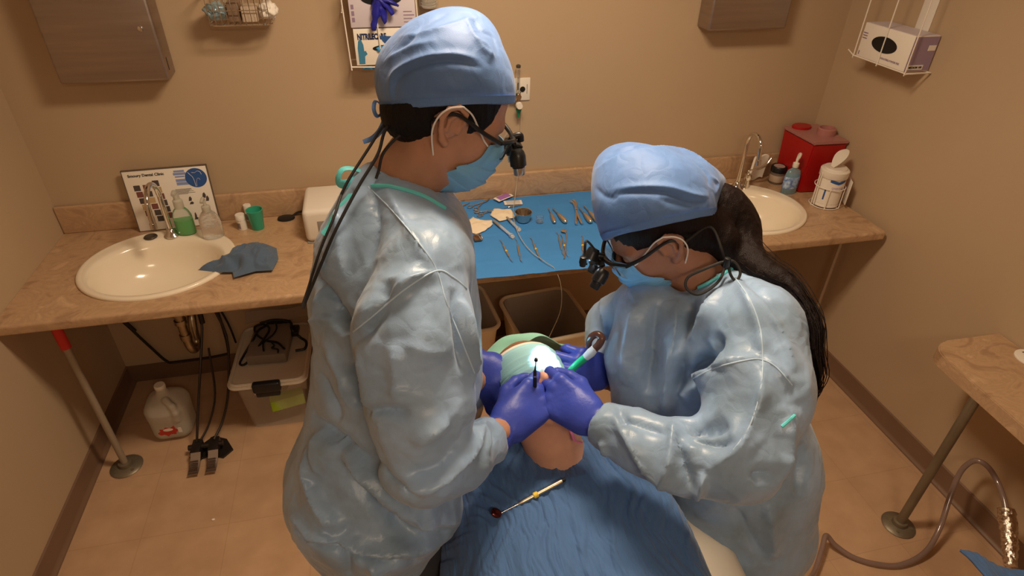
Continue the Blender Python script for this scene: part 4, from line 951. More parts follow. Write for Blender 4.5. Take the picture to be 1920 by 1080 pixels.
b = B(); tube(b, [(-.835, 2.06, .06), (-.80, 2.13, .10), (-.76, 2.20, .22), (-.74, 2.32, .42), (-.79, 2.36, .64)], .0055, n=8, sm=4); obj('rod', b, M_blkst, fp)
b = B(); cyl(b, (-.835, 2.39, .64), (-.828, 2.35, .48), .011); obj('valve', b, M_blkst, fp)
wp = thing('water_pipes', 'dark thin pipes running along the back wall under the left sink', 'pipe', (-1.1, 2.57, .1))
b = B(); tube(b, [(-1.262, 2.560, .755), (-1.255, 2.58, .46), (-1.225, 2.575, .36), (-1.16, 2.575, .20), (-1.12, 2.57, .125), (-1.08, 2.57, .112), (-.87, 2.57, .120), (-.83, 2.57, .16), (-.83, 2.585, .40), (-.84, 2.560, .755)], .0065, n=8, sm=4); cyl(b, (-1.235, 2.577, .385), (-1.205, 2.576, .32), .010); obj('pipe', b, M_blkst, wp)
b = B(); tube(b, [(-.83, 2.585, .45), (-.80, 2.585, .30), (-.79, 2.58, .18)], .005, n=8, sm=3); obj('pipe', b, M_blkst, wp)
# storage bin with lid, contents, black clip handle
sb = thing('storage_bin', 'clear lidded storage bin with black latch under the worktop beside the jug', 'storage bin', (-.565, 2.31, 0)); bx, by = -.568, 2.315
SM = T(bx, by, 0) @ Matrix.Rotation(math.radians(-2), 4, 'Z')
def tub(poly, z0, z1, k0, th, cx=0, cy=0, M=None, mi=0):
    b = B(); n = len(poly); R_ = []
    for (kk, z, t_) in ((k0, z0, 0), (1, z1, 0), (1, z1, th), (k0, z0 + th, th)):
        R_.append([b.verts.new(((x - math.copysign(t_, x)) * kk, (y - math.copysign(t_, y)) * kk, z)) for x, y in poly])
    for A, C_ in zip(R_, R_[1:]):
        for i in range(n): b.faces.new((A[i], A[(i + 1) % n], C_[(i + 1) % n], C_[i]))
    b.faces.new(R_[0][::-1]); b.faces.new(R_[3]); 
    if M is not None: bmesh.ops.transform(b, matrix=M, verts=b.verts[:])
    return b
obj('bin', tub(rrect(.285, .385, .03), .002, .285, .86, .003, M=SM), mat('clear_bin', (.75, .68, .58), .12, alpha=.20), sb)
b = B(); prism(b, rrect(.325, .425, .04, 6), .283, .297, SM); bmesh.ops.bevel(b, geom=[e for e in b.edges if abs(e.verts[0].co.z - e.verts[1].co.z) < .001], offset=.005, segments=2, affect='EDGES')
tube(b, [SM @ Vector((x, y, .297)) for x, y in rrect(.305, .405, .035, 6)], .0075, n=8, sm=1, closed=True); obj('lid', b, mat('milky_lid', (.72, .64, .53), .4), sb)
b = B(); box(b, -.058, .058, -.232, -.198, .262, .312, .010, seg=3, M=SM); box(b, -.05, .05, -.226, -.206, .235, .266, .006, M=SM); obj('latch', b, M_black, sb)
b = B(); box(b, -.058, .058, .198, .232, .262, .312, .010, seg=3, M=SM); obj('latch', b, M_black, sb)
bm_ = SM
b = B(); box(b, -.06, .085, -.174, -.12, .10, .16, .004, M=SM @ Matrix.Rotation(.25, 4, 'Z')); tag(obj('green_carton', b, mat('lime_card', (.42, .72, .03), .6), label='carton with a lime green face inside the clear storage bin'), cat='carton')
b = B(); box(b, -.09, .05, -.10, -.03, .12, .20, .004, M=SM @ Matrix.Rotation(-.2, 4, 'Z')); tag(obj('white_carton', b, mat('pale_card', (.60, .52, .44), .6), label='pale carton behind the lime green one inside the storage bin'), cat='carton')
b = B(); box(b, -.05, .07, -.02, .05, .16, .24, .004, M=SM); tag(obj('blue_carton', b, mat('blue_card', (.10, .14, .24), .6), label='dark blue carton near the top inside the storage bin'), cat='carton')
b = B(); sheet(b, lambda u, v: SM @ Vector((-.11 + .22 * u, .0 + .16 * v, .05 + .16 * v + .01 * math.sin(u * 9))), 10, 8, .003); tag(obj('white_sheet', b, M_paper, label='loose white paper sheet inside the storage bin'), cat='paper')
ps = thing('power_supply', 'grey power box with a tangle of black cable on the storage bin lid', 'power supply', (-.575, 2.33, .298))
PM = T(-.583, 2.345, .3005) @ Matrix.Rotation(math.radians(-4), 4, 'Z')
b = B(); box(b, -.075, .095, -.115, .115, .003, .055, .006, M=PM); obj('case', b, mat('taupe_plastic', (.25, .21, .18), .5), ps)
b = B()
tube(b, [PM @ Vector(q) for q in ((-.02, .10, .060), (-.05, .06, .062), (-.06, 0, .060), (-.10, -.04, .012), (-.11, -.10, .006), (-.08, -.10, .008), (-.02, -.03, .060), (.0, .06, .064), (-.03, .10, .066), (-.07, .09, .062), (-.05, .03, .062), (0, -.02, .062), (.05, -.04, .062), (.09, -.09, .062))], .0052, n=8)
tube(b, [PM @ Vector(q) for q in ((-.05, .11, .066), (0, .125, .068), (.05, .12, .068), (.09, .10, .064), (.10, .06, .05), (.13, .05, .012), (.16, .02, .006), (.16, -.03, .006), (.12, -.04, .006))], .0062, n=8)
tube(b, [PM @ Vector(q) for q in ((.02, .11, .066), (.03, .07, .060), (.02, .02, .060), (-.01, -.03, .060), (.0, -.09, .060))], .004, n=8)
tube(b, [PM @ Vector(q) for q in ((.02, -.03, .066), (.04, -.06, .062), (.035, -.08, .064), (.06, -.09, .062), (.065, -.11, .060))], .004, n=8); obj('cable', b, M_black, ps)
b = B(); box(b, .085, .125, .045, .11, .02, .045, .006, M=PM); obj('plug', b, M_black, ps)
b = B(); sheet(b, lambda u, v: Vector((-.70 + .44 * u, 2.50 + .05 * v, .345 + .006 * math.sin(u * 12) + .03 * v)), 20, 4, .006); tag(obj('folded_bag', b, mat('dull_plastic_bag', (.42, .34, .27), .35), label='dull folded plastic bag behind the power box under the worktop'), cat='bag')
# waste bins
def wbin(cx, cy, w, d, h, rot, lab):
    t = thing('waste_bin', lab, 'waste bin', (cx, cy, 0)); M = T(cx, cy, 0) @ Matrix.Rotation(math.radians(rot), 4, 'Z')
    obj('bin', tub(rrect(w, d, .05, 6), .0, h, .78, .004, M=M), mat('ivory_plastic', (.92, .80, .60), .4), t)
    b = B(); tube(b, [M @ Vector((x, y, h)) for x, y in rrect(w + .008, d + .008, .054, 6)], .0105, n=10, sm=1, closed=True, flat=1.2); obj('rim', b, mat('ivory_plastic', (.92, .80, .60), .4), t)
    b = B(); n = len(rrect(w, d, .05, 6)); 
    obj('liner', tub([(x * .955, y * .955) for x, y in rrect(w, d, .05, 6)], .03, h + .004, .80, .001, M=M), mat('grey_liner', (.62, .55, .48), .35, trans=.1, bump=.4, bscale=22), t)
    return t
wbin(.700, 2.235, .345, .375, .385, 6, 'large ivory waste bin under the drape end of the worktop')
wbin(.280, 2.345, .345, .36, .385, 5, 'ivory waste bin half hidden behind the left person')
# ================================================================= suction hose right, foil end, blue towel, debris
hp_ = [(1440, 1120, .30), (1500, 1095, .12), (1525, 1075, .04), (1541, 1030, .05), (1549, 1004, .06), (1566, 1022, .03), (1600, 1045, .012), (1645, 1058, .012), (1690, 1059, .012), (1735, 1035, .03), (1762, 990, .08), (1780, 935, .16), (1798, 890, .24), (1815, 870, .29), (1833, 864, .32), (1853, 876, .32), (1870, 903, .30), (1882, 935, .28), (1887, 960, .26)]
b = B(); tube(b, [onz(*q) for q in hp_], .0098, n=14, sm=8)
hs_ = thing('suction_hose', 'clear grey brown suction hose looping over the floor to a foil wrapped end', 'hose', (1.5, 1.0, .01)); obj('hose', b, mat('smoky_tubing', (.30, .20, .17), .15, trans=.25, coat=.6), hs_)
b = B(); tube(b, [onz(1887, 955, .265), onz(1890, 985, .24), onz(1893, 1020, .21), onz(1895, 1062, .18)], [.026, .028, .024, .018], n=26, sm=14)
for v in b.verts: v.co += mnoise.noise_vector(v.co * 110) * .0055
obj('foil_wrap', b, mat('crumpled_foil', (.80, .72, .62), .18, 1.0, bump=.9, bscale=110), hs_, ang=None, label='crumpled foil sleeve')
ta, tb_ = onz(1800, 1032, .50), onz(1935, 1078, .48)
def tw2(u, v):
    q = ta.lerp(tb_, u); return Vector((q.x - .02 * v, q.y - .20 * v + .006 * mnoise.noise(Vector((u * 9, 3, v))), q.z + .010 * math.sin(u * 8 + v * 3) + .008 * mnoise.noise(Vector((q.x * 60, v * 4, 2))) - .25 * max(0, v - .4) ** 2 - .06 * max(0, .12 - v)))
b = B(); sheet(b, tw2, 90, 60, .008)
TOWEL2 = b
# ================================================================= people
M_skin = mat('warm_brown_skin', (0.53, 0.27, 0.17), 0.5, sss=0.12, var=0.10, vscale=30, bump=0.08, bscale=260)
M_skin2 = mat('deep_brown_skin', (0.42, 0.20, 0.125), 0.5, sss=0.12, var=0.10, vscale=30, bump=0.08, bscale=260)
M_skin3 = mat('fair_skin', (0.68, 0.36, 0.25), 0.5, sss=0.15, var=0.08, vscale=25, bump=0.08, bscale=260)
M_hair = mat('black_hair', (0.008, 0.006, 0.006), 0.55, spec=0.25, bump=0.5, bscale=60, stretch=(9, 9, 1))
M_hairb = mat('dark_brown_hair', (0.010, 0.005, 0.0045), 0.5, spec=0.22, bump=0.5, bscale=60, stretch=(9, 9, 1))
M_hairp = mat('light_brown_hair', (0.26, 0.12, 0.05), 0.5, bump=0.6, bscale=80, stretch=(1, 6, 6))
def cloth_mat(name, c1, c2, rough, bump, sheen=0.2, bs=9.0, fine=500, trans=0.0, spec=0.5):
    m = bpy.data.materials.new(name); m.use_nodes = True; nt = m.node_tree; b = nt.nodes['Principled BSDF']
    tc = nd(nt, 'ShaderNodeTexCoord'); n = nd(nt, 'ShaderNodeTexNoise'); n.inputs['Scale'].default_value = bs; n.inputs['Detail'].default_value = 7
    n.inputs['Roughness'].default_value = 0.62; nt.links.new(tc.outputs['Object'], n.inputs['Vector'])
    r = nd(nt, 'ShaderNodeValToRGB'); r.color_ramp.elements[0].position = 0.36; r.color_ramp.elements[0].color = (*c1, 1)
    r.color_ramp.elements[1].position = 0.66; r.color_ramp.elements[1].color = (*c2, 1)
    nt.links.new(n.outputs['Fac'], r.inputs['Fac']); nt.links.new(r.outputs['Color'], b.inputs['Base Color'])
    b.inputs['Roughness'].default_value = rough; b.inputs['Sheen Weight'].default_value = sheen; b.inputs['Specular IOR Level'].default_value = spec
    v = nd(nt, 'ShaderNodeTexVoronoi', feature='DISTANCE_TO_EDGE'); v.inputs['Scale'].default_value = 17
    n3 = nd(nt, 'ShaderNodeTexNoise'); n3.inputs['Scale'].default_value = 6; n3.inputs['Detail'].default_value = 3
    nt.links.new(tc.outputs['Object'], n3.inputs['Vector'])
    mx = nd(nt, 'ShaderNodeMixRGB'); mx.inputs[0].default_value = 0.25
    nt.links.new(tc.outputs['Object'], mx.inputs[1]); nt.links.new(n3.outputs['Color'], mx.inputs[2]); nt.links.new(mx.outputs[0], v.inputs['Vector'])
    b1 = nd(nt, 'ShaderNodeBump'); b1.inputs['Strength'].default_value = bump; b1.inputs['Distance'].default_value = 0.012
    mr = nd(nt, 'ShaderNodeMapRange'); mr.inputs['From Max'].default_value = 0.18; nt.links.new(v.outputs['Distance'], mr.inputs['Value'])
    nt.links.new(mr.outputs['Result'], b1.inputs['Height'])
    n2 = nd(nt, 'ShaderNodeTexNoise'); n2.inputs['Scale'].default_value = fine; n2.inputs['Detail'].default_value = 2; nt.links.new(tc.outputs['Object'], n2.inputs['Vector'])
    b2 = nd(nt, 'ShaderNodeBump'); b2.inputs['Strength'].default_value = 0.12; b2.inputs['Distance'].default_value = 0.002
    nt.links.new(n2.outputs['Fac'], b2.inputs['Height']); nt.links.new(b1.outputs['Normal'], b2.inputs['Normal']); nt.links.new(b2.outputs['Normal'], b.inputs['Normal'])
    return m
M_gown = cloth_mat('pale_blue_isolation_gown', (0.20, 0.285, 0.385), (0.335, 0.49, 0.73), 0.38, 0.08, bs=5.0)
M_seam = mat('gown_seam', (0.48, 0.64, 0.82), 0.5)
M_cap = cloth_mat('blue_surgical_cap', (0.095, 0.20, 0.47), (0.12, 0.25, 0.56), 0.6, 0.08, bs=12)
M_capb = mat('cap_band', (0.115, 0.24, 0.54), 0.5, bump=0.3, bscale=220)
M_tie = mat('turquoise_binding', (0.14, 0.66, 0.70), 0.5, bump=0.1, bscale=200)
M_mask = mat('light_blue_face_mask', (0.22, 0.52, 0.82), 0.6, bump=0.08, bscale=260)
M_loop = mat('white_ear_loop', (0.9, 0.86, 0.80), 0.7)
M_glove = mat('cobalt_nitrile_glove', (0.045, 0.075, 0.46), 0.42, spec=0.45, bump=0.25, bscale=75, var=0.12, vscale=12)
M_pants = mat('dark_scrubs', (0.03, 0.032, 0.04), 0.8)
M_shoe = mat('black_shoe', (0.02, 0.02, 0.02), 0.5)
M_lens = mat('clear_lens', (0.9, 0.9, 0.88), 0.03, trans=0.96, ior=1.2, alpha=0.35)
class Fr:
    """a frame on a head: x out of the face, y to its left, z to its crown"""
    def __init__(s, O, yaw, pitch, roll=0.0, up=None, fwd=None, sc=1.0):
        if fwd is None:
            y, p = math.radians(yaw), math.radians(pitch)
            x = Vector((math.cos(y) * math.cos(p), math.sin(y) * math.cos(p), -math.sin(p)))
            z = Vector((0, 0, 1)); z = (z - x * z.dot(x)).normalized()
            z = Matrix.Rotation(math.radians(roll), 3, x) @ z
        else:
            x = Vector(fwd).normalized(); z = Vector(up); z = (z - x * z.dot(x)).normalized()
        s.x, s.z = x, z; s.y = z.cross(x); s.O = Vector(O); s.sc = sc
        s.R = np.array([list(s.x), list(s.y), list(s.z)])
    def __call__(s, x, y, z): return s.O + (s.x * x + s.y * y + s.z * z) * s.sc
    def inv(s, c): return (np.asarray(c) - np.array(s.O)) @ s.R.T / s.sc
def head_sol(F, ears=True, nose=1.0):
    k = F.sc; E_ = lambda c, r: ell(F(*c), np.array(r) * k, F.R); C_ = lambda a, b, ra, rb, **kw: cone(F(*a), F(*b), ra * k, rb * k, **kw)
    L = [E_((-.008, 0, .032), (.097, .074, .092)), E_((.034, 0, -.028), (.060, .058, .082))]
    for s in (1, -1):
        L += [C_((.005, s * .044, -.062), (.070, s * .014, -.096), .019, .018), E_((.056, s * .036, -.028), (.030, .024, .030)),
              C_((.086, s * .014, .019), (.070, s * .045, .017), .009, .009)]
    base = union(L, .022 * k)
    sock = union([E_((.104, s * .031, -.002), (.022, .017, .011)) for s in (1, -1)])
    base = minus(base, sock, .012 * k)
    feat = [base, C_((.088, 0, .008), (.111, 0, -.030), .007, .0105), E_((.100, .010, -.034), (.010, .007, .007)), E_((.100, -.010, -.034), (.010, .007, .007)),
            E_((.091, 0, -.060), (.013, .023, .006)), E_((.090, 0, -.070), (.013, .020, .007)), E_((.083, 0, -.098), (.017, .020, .016))]
    out = union(feat, .007 * k)
    out = union([out] + [E_((.079, s * .031, -.001), (.0118, .0125, .0108)) for s in (1, -1)], .002)
    if ears:
        es = []
        for s in (1, -1):
            y = s * .080
            hel = [(.012, y - s * .004, -.004), (.014, y, .012), (.008, y + s * .005, .028), (-.008, y + s * .010, .034), (-.021, y + s * .012, .024), (-.024, y + s * .011, .006), (-.016, y + s * .007, -.012), (-.006, y + s * .003, -.026), (.002, y, -.031)]
            es.append(chain([F(*q) for q in hel], [.004 * k, .0038 * k, .004 * k, .0042 * k, .0042 * k, .004 * k, .0042 * k, .0055 * k, .006 * k], sm=.003))
            es.append(chain([F(*q) for q in ((-.002, y + s * .003, .020), (-.011, y + s * .006, .008), (-.007, y + s * .004, -.010))], [.0032 * k] * 3, sm=.003))
            es.append(E_((-.004, y - s * .004, .004), (.017, .0075, .028)))
            es.append(E_((.012, y - s * .001, -.004), (.0045, .005, .006)))
        out = union([out, union(es, .004)], .005)
    return out
def push_out(bm_or_pts, sol, d, it=4):
    """keep cloth or cord at least d outside a solid"""
    vs = bm_or_pts.verts if isinstance(bm_or_pts, bmesh.types.BMesh) else None
    c = np.array([list(v.co) for v in vs] if vs is not None else [list(p) for p in bm_or_pts], float)
    for _ in range(it):
        s_ = sol(c); g = np.zeros_like(c)
        for k in range(3):
            e = np.zeros(3); e[k] = .0015; g[:, k] = (sol(c + e) - sol(c - e)) / .003
        g /= np.maximum(np.linalg.norm(g, axis=1), .3)[:, None]; c = c + g * np.maximum(d - s_, 0)[:, None]
    if vs is not None:
        for v, q in zip(vs, c): v.co = q
        return bm_or_pts
    return [Vector(q) for q in c]
def ear_loops(F, hs_, mk):
    for s in (-1, 1):
        b = B()
        for pts in ([(.072, .052, -.010), (.055, .066, .004), (.036, .076, .018), (.016, .086, .032), (-.004, .094, .038)], [(-.004, .094, .038), (-.022, .096, .026), (-.030, .092, .006), (-.027, .084, -.020), (-.010, .072, -.050), (.012, .060, -.080), (.034, .052, -.108)]):
            p = spline([F(x, s * y, z) for x, y, z in pts], 4); tube(b, push_out(p, hs_, .0022), .0016, n=8, sm=2)
        obj('ear_loop', b, M_loop, mk)
def mask_mesh(F, top=.004, bot=-.128, w=.062, puff=0.0):
    """pleated mask over nose and chin, in the head's frame"""
    cen = [(.112, .0), (.128, -.028), (.124, -.05), (.122, -.075), (.112, -.10), (.085, -.124), (.060, -.132)]
    sid = [(.074, -.006), (.070, -.030), (.060, -.048), (.046, -.060), (.036, -.078), (.032, -.10), (.034, -.118)]
    def f(u, v):
        t = v * 6; i = min(5, int(t)); q = t - i
        c = [cen[i][k] * (1 - q) + cen[i + 1][k] * q for k in (0, 1)]; s_ = [sid[i][k] * (1 - q) + sid[i + 1][k] * q for k in (0, 1)]
        a = (u * 2 - 1); e = abs(a) ** 2.0
        x = c[0] * (1 - e) + s_[0] * e; z = c[1] * (1 - e) + s_[1] * e
        ww = (.050 + .014 * math.sin(PI * min(1, v * 1.05)))
        pl = 0
        for k, vv in enumerate((.36, .54, .72)):
            dv = v - vv
            if 0 <= dv < .10: pl += .0055 * (1 - dv / .10) * (1 - .3 * e)
        wr = .0018 * math.sin(a * 19 + v * 9) * e
        return F(x + pl + puff + wr, a * ww * (1 + .05 * math.sin(v * 14)), z)
    bm = B(); sheet(bm, f, 44, 60, .0012); return bm
def finger(F, base, d, curls, lens, rads):
    """chain of a finger: flexes from d towards -z of the hand frame"""
    pts = [Vector(base)]; ang = 0; dx, dy = d
    for c, l in zip(curls, lens):
        ang += math.radians(c); h = math.cos(ang); pts.append(pts[-1] + Vector((dx * h, dy * h, -math.sin(ang))) * l)
    return [F(*p) for p in pts], [r * F.sc for r in rads]
def hand_sol(F, sy, curls, thumb, spread=(.10, .02, -.06, -.15), cuff=.06, gl=.0008, mesh_off=0.0):
    k = F.sc; S_ = []
    kn = [(.090, .030), (.095, .009), (.089, -.012), (.079, -.031)]
    lens = [(.044, .026, .021), (.048, .030, .022), (.044, .028, .021), (.034, .021, .019)]
    rad = [(.0108, .0096, .0088, .0078), (.0110, .0098, .0090, .0080), (.0104, .0093, .0086, .0076), (.0094, .0083, .0077, .0070)]
    nz = F.z
    palm = []
    for i, (x, y) in enumerate(kn):
        palm.append(cone(F(.012, y * .62 * sy, -.002), F(x, y * sy, 0), (.0195 + gl) * k, (.0125 + gl) * k, nz, 1.12))
    palm.append(cone(F(-.02, 0, -.001), F(.03, 0, 0), (.0285) * k, (.031) * k, nz, 1.42))
    palm.append(cone(F(.022, .020 * sy, -.010), F(.058, .033 * sy, -.016), .019 * k, .0135 * k))
    palm.append(cone(F(.018, -.020 * sy, -.009), F(.062, -.030 * sy, -.010), .017 * k, .011 * k))
    S_.append(union(palm, .014 * k))
    for i in range(4):
        a = spread[i]; pts, rr = finger(F, (kn[i][0], kn[i][1] * sy, 0), (math.cos(a), math.sin(a) * sy), curls[i], lens[i], [r + gl for r in rad[i]])
        S_.append(chain(pts, rr, sm=.004 * k))
    tp = [Vector((.024, .026 * sy, -.012))]
    for d, l in zip(thumb, (.044, .033, .027)): tp.append(tp[-1] + Vector((d[0], d[1] * sy, d[2])).normalized() * l)
    S_.append(chain([F(*p) for p in tp], [(r + gl) * k for r in (.0150, .0120, .0108, .0092)], sm=.004 * k))
    out = union([S_[0], S_[5]], .010 * k); fs = S_[1:5]
    out = union([out] + fs, .0055 * k)
    if cuff:
        c = union([out, cone(F(-cuff, 0, 0), F(-.012, 0, 0), .034 * k, .0275 * k, nz, 1.22), cone(F(-cuff, 0, 0), F(-cuff + .001, 0, 0), .0355 * k, .0355 * k, nz, 1.22)], .008)
        hole = cone(F(-cuff - .04, 0, 0), F(-cuff + .004, 0, 0), .0325 * k, .0325 * k, nz, 1.22)
        out = clip(minus(c, hole, .001), F(-cuff, 0, 0), -F.x)
    return out
def dirs(pa, pb, toward=None):
    return (Vector(pb) - Vector(pa)).normalized()
def arm_len(*p): return [round((Vector(b) - Vector(a)).length, 3) for a, b in zip(p, p[1:])]
M_silver = mat('silver_metal', (0.62, 0.58, 0.54), 0.25, 1.0)
def loupes(F, label, mouth, cords, lamp=None, tele_fwd=.135, toggles=(), tipm=None):
    """magnifying glasses with two telescopes and a headlamp, worn at the eyes"""
    t = thing('magnifying_glasses', label, 'glasses', F(.10, 0, .005))
    b = B(); k = F.sc
    tube(b, [F(.086, -.072, .010), F(.108, -.052, .016), F(.122, -.022, .014), F(.124, 0, .012), F(.122, .022, .014), F(.108, .052, .016), F(.086, .072, .010)], .0042 * k, n=10)
    for s in (-1, 1):
        tube(b, [F(.086, s * .072, .010), F(.05, s * .083, .014), F(.0, s * .090, .022), F(-.02, s * .090, .014), F(-.032, s * .087, -.004)], [.0042 * k, .0036 * k, .003 * k, .003 * k, .003 * k], n=8)
        tube(b, [F(.108, s * .052, .012), F(.112, s * .046, -.016), F(.116, s * .024, -.026), F(.122, s * .010, -.010), F(.123, s * .008, .010)], .0016 * k, n=6)
    obj('frame', b, M_black, t)
    for s in (-1, 1):
        b = B(); sheet(b, lambda u, v: F(.1235 - .018 * u ** 2 - .004 * v, s * (.006 + .052 * u), .012 - .042 * v + .006 * u * v), 10, 6, .0014); obj('lens', b, M_lens, t)
    b = B(); tube(b, [F(.124, 0, .012), F(.134, 0, .022), F(.142, 0, .014)], .006 * k, n=10); box(b, -.008, .008, -.024, .024, -.004, .004, .002, M=Matrix.Translation(F(.136, 0, .008)) @ Matrix((F.x, F.y, F.z)).transposed().to_4x4())
    obj('hinge_bar', b, M_black, t)
    for s in (-1, 1):
        p0 = F(tele_fwd - .008, s * .031, .004); d = (Vector(mouth) - p0).normalized()
        b = B(); M = align(p0, p0 + d)
        lathe(b, [(0, 0), (.010, 0), (.013, .004), (.0155, .012), (.0155, .030), (.0120, .032), (.0120, .034)], M, 24)
        tl = obj('telescope', b, M_black, t)
        b = B(); lathe(b, [(.0112, .030), (.0112, .046), (.0100, .048), (.0092, .0465), (.0, .0455)], M, 24); obj('telescope_tip', b, tipm or M_silver, tl)
    if lamp:
        p0 = F(*lamp); d = (Vector(mouth) - p0).normalized()
        b = B(); M = align(p0, p0 + d); lathe(b, [(0, -.016), (.012, -.014), (.0145, -.004), (.0145, .012), (.0125, .014), (.0115, .012)], M, 24)
        tube(b, [F(.138, 0, .018), (F(.138, 0, .018) + p0) / 2 + F.x * .004, p0 - d * .012], .0045, n=8)
        hl = obj('headlamp', b, M_black, t)
        b = B(); lathe(b, [(.0112, .0115), (.006, .0135), (0, .014)], M, 24); obj('lamp_lens', b, mat('lamp_led', (.9, .95, 1), .3, emit=(.75, .88, 1), estr=14), hl)
        l = bpy.data.lights.new('headlamp_beam', 'SPOT'); l.energy = HEAD_W; l.color = (.72, .86, 1.0); l.spot_size = math.radians(17); l.spot_blend = .45; l.shadow_soft_size = .006
        lo = bpy.data.objects.new('headlamp_beam', l); COL.objects.link(lo); lo.location = p0 + d * .020; lo.rotation_euler = d.to_track_quat('-Z', 'Y').to_euler()
    for c, r in cords:
        b = B(); tube(b, c, r, n=8); obj('cord', b, M_rubber, t)
    for p in toggles:
        b = B(); lathe(b, [(0, -.012), (.006, -.010), (.0075, 0), (.006, .010), (0, .012)], Matrix.Translation(p), 12); obj('cord_toggle', b, M_black, t)
    return t
HEAD_W = 60
MOUTH = P(1012, 702, 1.34)
def place_frame(W, D, Nn, sc=1.0):
    x = Vector(D).normalized(); z = Vector(Nn); z = (z - x * z.dot(x)).normalized(); f = Fr(W, 0, 0, fwd=x, up=z, sc=sc); return f
def legs(hipL, hipR, footL, footR, fdir, m_body, ):
    pass
# ----------------------------------------------------------------- man on the left, facing right
def at(px, py, d): return P(px, py, d)
mO = P(840, 207, 1.10)
mF = Fr(mO, -2, 31, sc=1.06)
man = thing('person', 'person on the left in a blue cap and pale gown, leaning over with cobalt gloves', 'person', (-.1, .98, 0))
neck = [P(735, 372, 1.17), P(785, 305, 1.14), P(838, 238, 1.11)]
mSh = P(792, 505, 1.025); mEl = P(792, 862, 1.055); mWr = P(936, 808, 1.20)
mShL = P(800, 470, 1.36); mElL = P(850, 760, 1.50); mWrL = P(893, 712, 1.36)
mT = [P(728, 440, 1.17), P(728, 560, 1.20), P(732, 700, 1.26), P(715, 860, 1.34), P(705, 960, 1.40)]
hipR = P(720, 980, 1.34); hipL = P(700, 960, 1.50)
# hands
mD = dirs(P(930, 812, 1.205), P(1006, 744, 1.252))
mHR = place_frame(P(946, 801, 1.212), mD, -cam_dir(960, 780) + Vector((0, 0, .35)), 1.07)
mHRsol = hand_sol(mHR, 1, [(38, 52, 22), (50, 60, 30), (58, 64, 34), (62, 66, 36)], [(.75, .55, -.35), (.95, .05, -.30), (.95, -.25, -.15)], cuff=.030)
mHL = place_frame(P(902, 690, 1.38), dirs(P(902, 690, 1.38), P(972, 738, 1.36)), -cam_dir(930, 700) + Vector((.1, .2, .6)), 1.2)
mHLsol = hand_sol(mHL, -1, [(22, 35, 20), (30, 42, 25), (40, 50, 30), (48, 55, 30)], [(.8, .6, -.3), (.95, .25, -.2), (1, .1, -.1)], cuff=.04)
# body
def legs_sol(hR, hL, kR, kL, aR, aL, r=(.088, .062, .045)):
    return [chain([hR, kR, aR], list(r), sm=.02), chain([hL, kL, aL], list(r), sm=.02)]
aR = Vector((-.14, .80, .10)); aL = Vector((-.16, 1.13, .10)); kR = Vector((-.12, .84, .52)); kL = Vector((-.14, 1.10, .52))
mbody = union([chain([V3(p) for p in neck], [.066, .060, .056], sm=.02), ] +
    [chain(mT, [.09, .11, .12, .13, .12], sm=.05), cone(mT[0], mSh, .075, .056), cone(mT[0], mShL, .075, .056), chain([mSh, mEl, mWr], [.054, .042, .026], sm=.01), chain([mShL, mElL, mWrL], [.054, .042, .026], sm=.01)]
    + legs_sol(hipR, hipL, kR, kL, aR, aL), .03)
hm = sdf_mesh(clip(union([head_sol(mF), chain([V3(p) for p in neck], [.072, .060, .056], sm=.02)], .03), neck[0] - Vector((0, 0, .02)), (0, 0, -1)), .0024)
bb = sdf_mesh(mbody, .009)
def join(*ms):
    bm = B()
    for m_ in ms:
        if isinstance(m_, bmesh.types.BMesh):
            t_ = bpy.data.meshes.new('t'); m_.to_mesh(t_); m_.free(); m_ = t_
        bm.from_mesh(m_)
    return bm
obj('body', join(hm, bb), M_skin, man, ang=None)
hb = sdf_mesh(mHRsol, .0022); relax(hb, 1, .4); gr = obj('glove', hb, M_glove, man, ang=None, label='cobalt glove on the near hand, gripping the mirror handle')
hb = sdf_mesh(mHLsol, .0024); relax(hb, 1, .4); obj('glove', hb, M_glove, man, ang=None, label='cobalt glove on the far hand, half hidden')
# pants, shoes
pm = sdf_mesh(union([grow(s, .016) for s in legs_sol(hipR, hipL, kR, kL, aR, aL)] + [grow(chain(mT[3:], [.13, .125]), .01), cone(P(770, 985, 1.34), P(800, 1130, 1.38), .07, .070)], .03), .009)
obj('trousers', pm, M_pants, man, ang=None)
def shoe(a, yaw, par, m):
    c, s = math.cos(yaw), math.sin(yaw); d = Vector((c, s, 0)); R_ = [list(d), [-s, c, 0], [0, 0, 1]]
    b0 = Vector((a.x, a.y, 0))
    S_ = union([ell(b0 + d * .10 + Vector((0, 0, .034)), (.11, .048, .036), R_), ell(b0 + d * .0 + Vector((0, 0, .05)), (.06, .042, .055), R_), rbox(b0 + d * .07 + Vector((0, 0, .012)), (.145, .045, .012), .010, R_)], .03)
    obj('shoe', sdf_mesh(clip(S_, (0, 0, .002), (0, 0, -1)), .006), m, par, ang=None)
shoe(aR, 0, man, M_shoe); shoe(aL, .1, man, M_shoe)
CN = (P(955, 192, 1.1) - P(722, 203, 1.1)).cross(cam_dir(840, 200)); CN = (CN if CN.z < 0 else -CN).normalized()
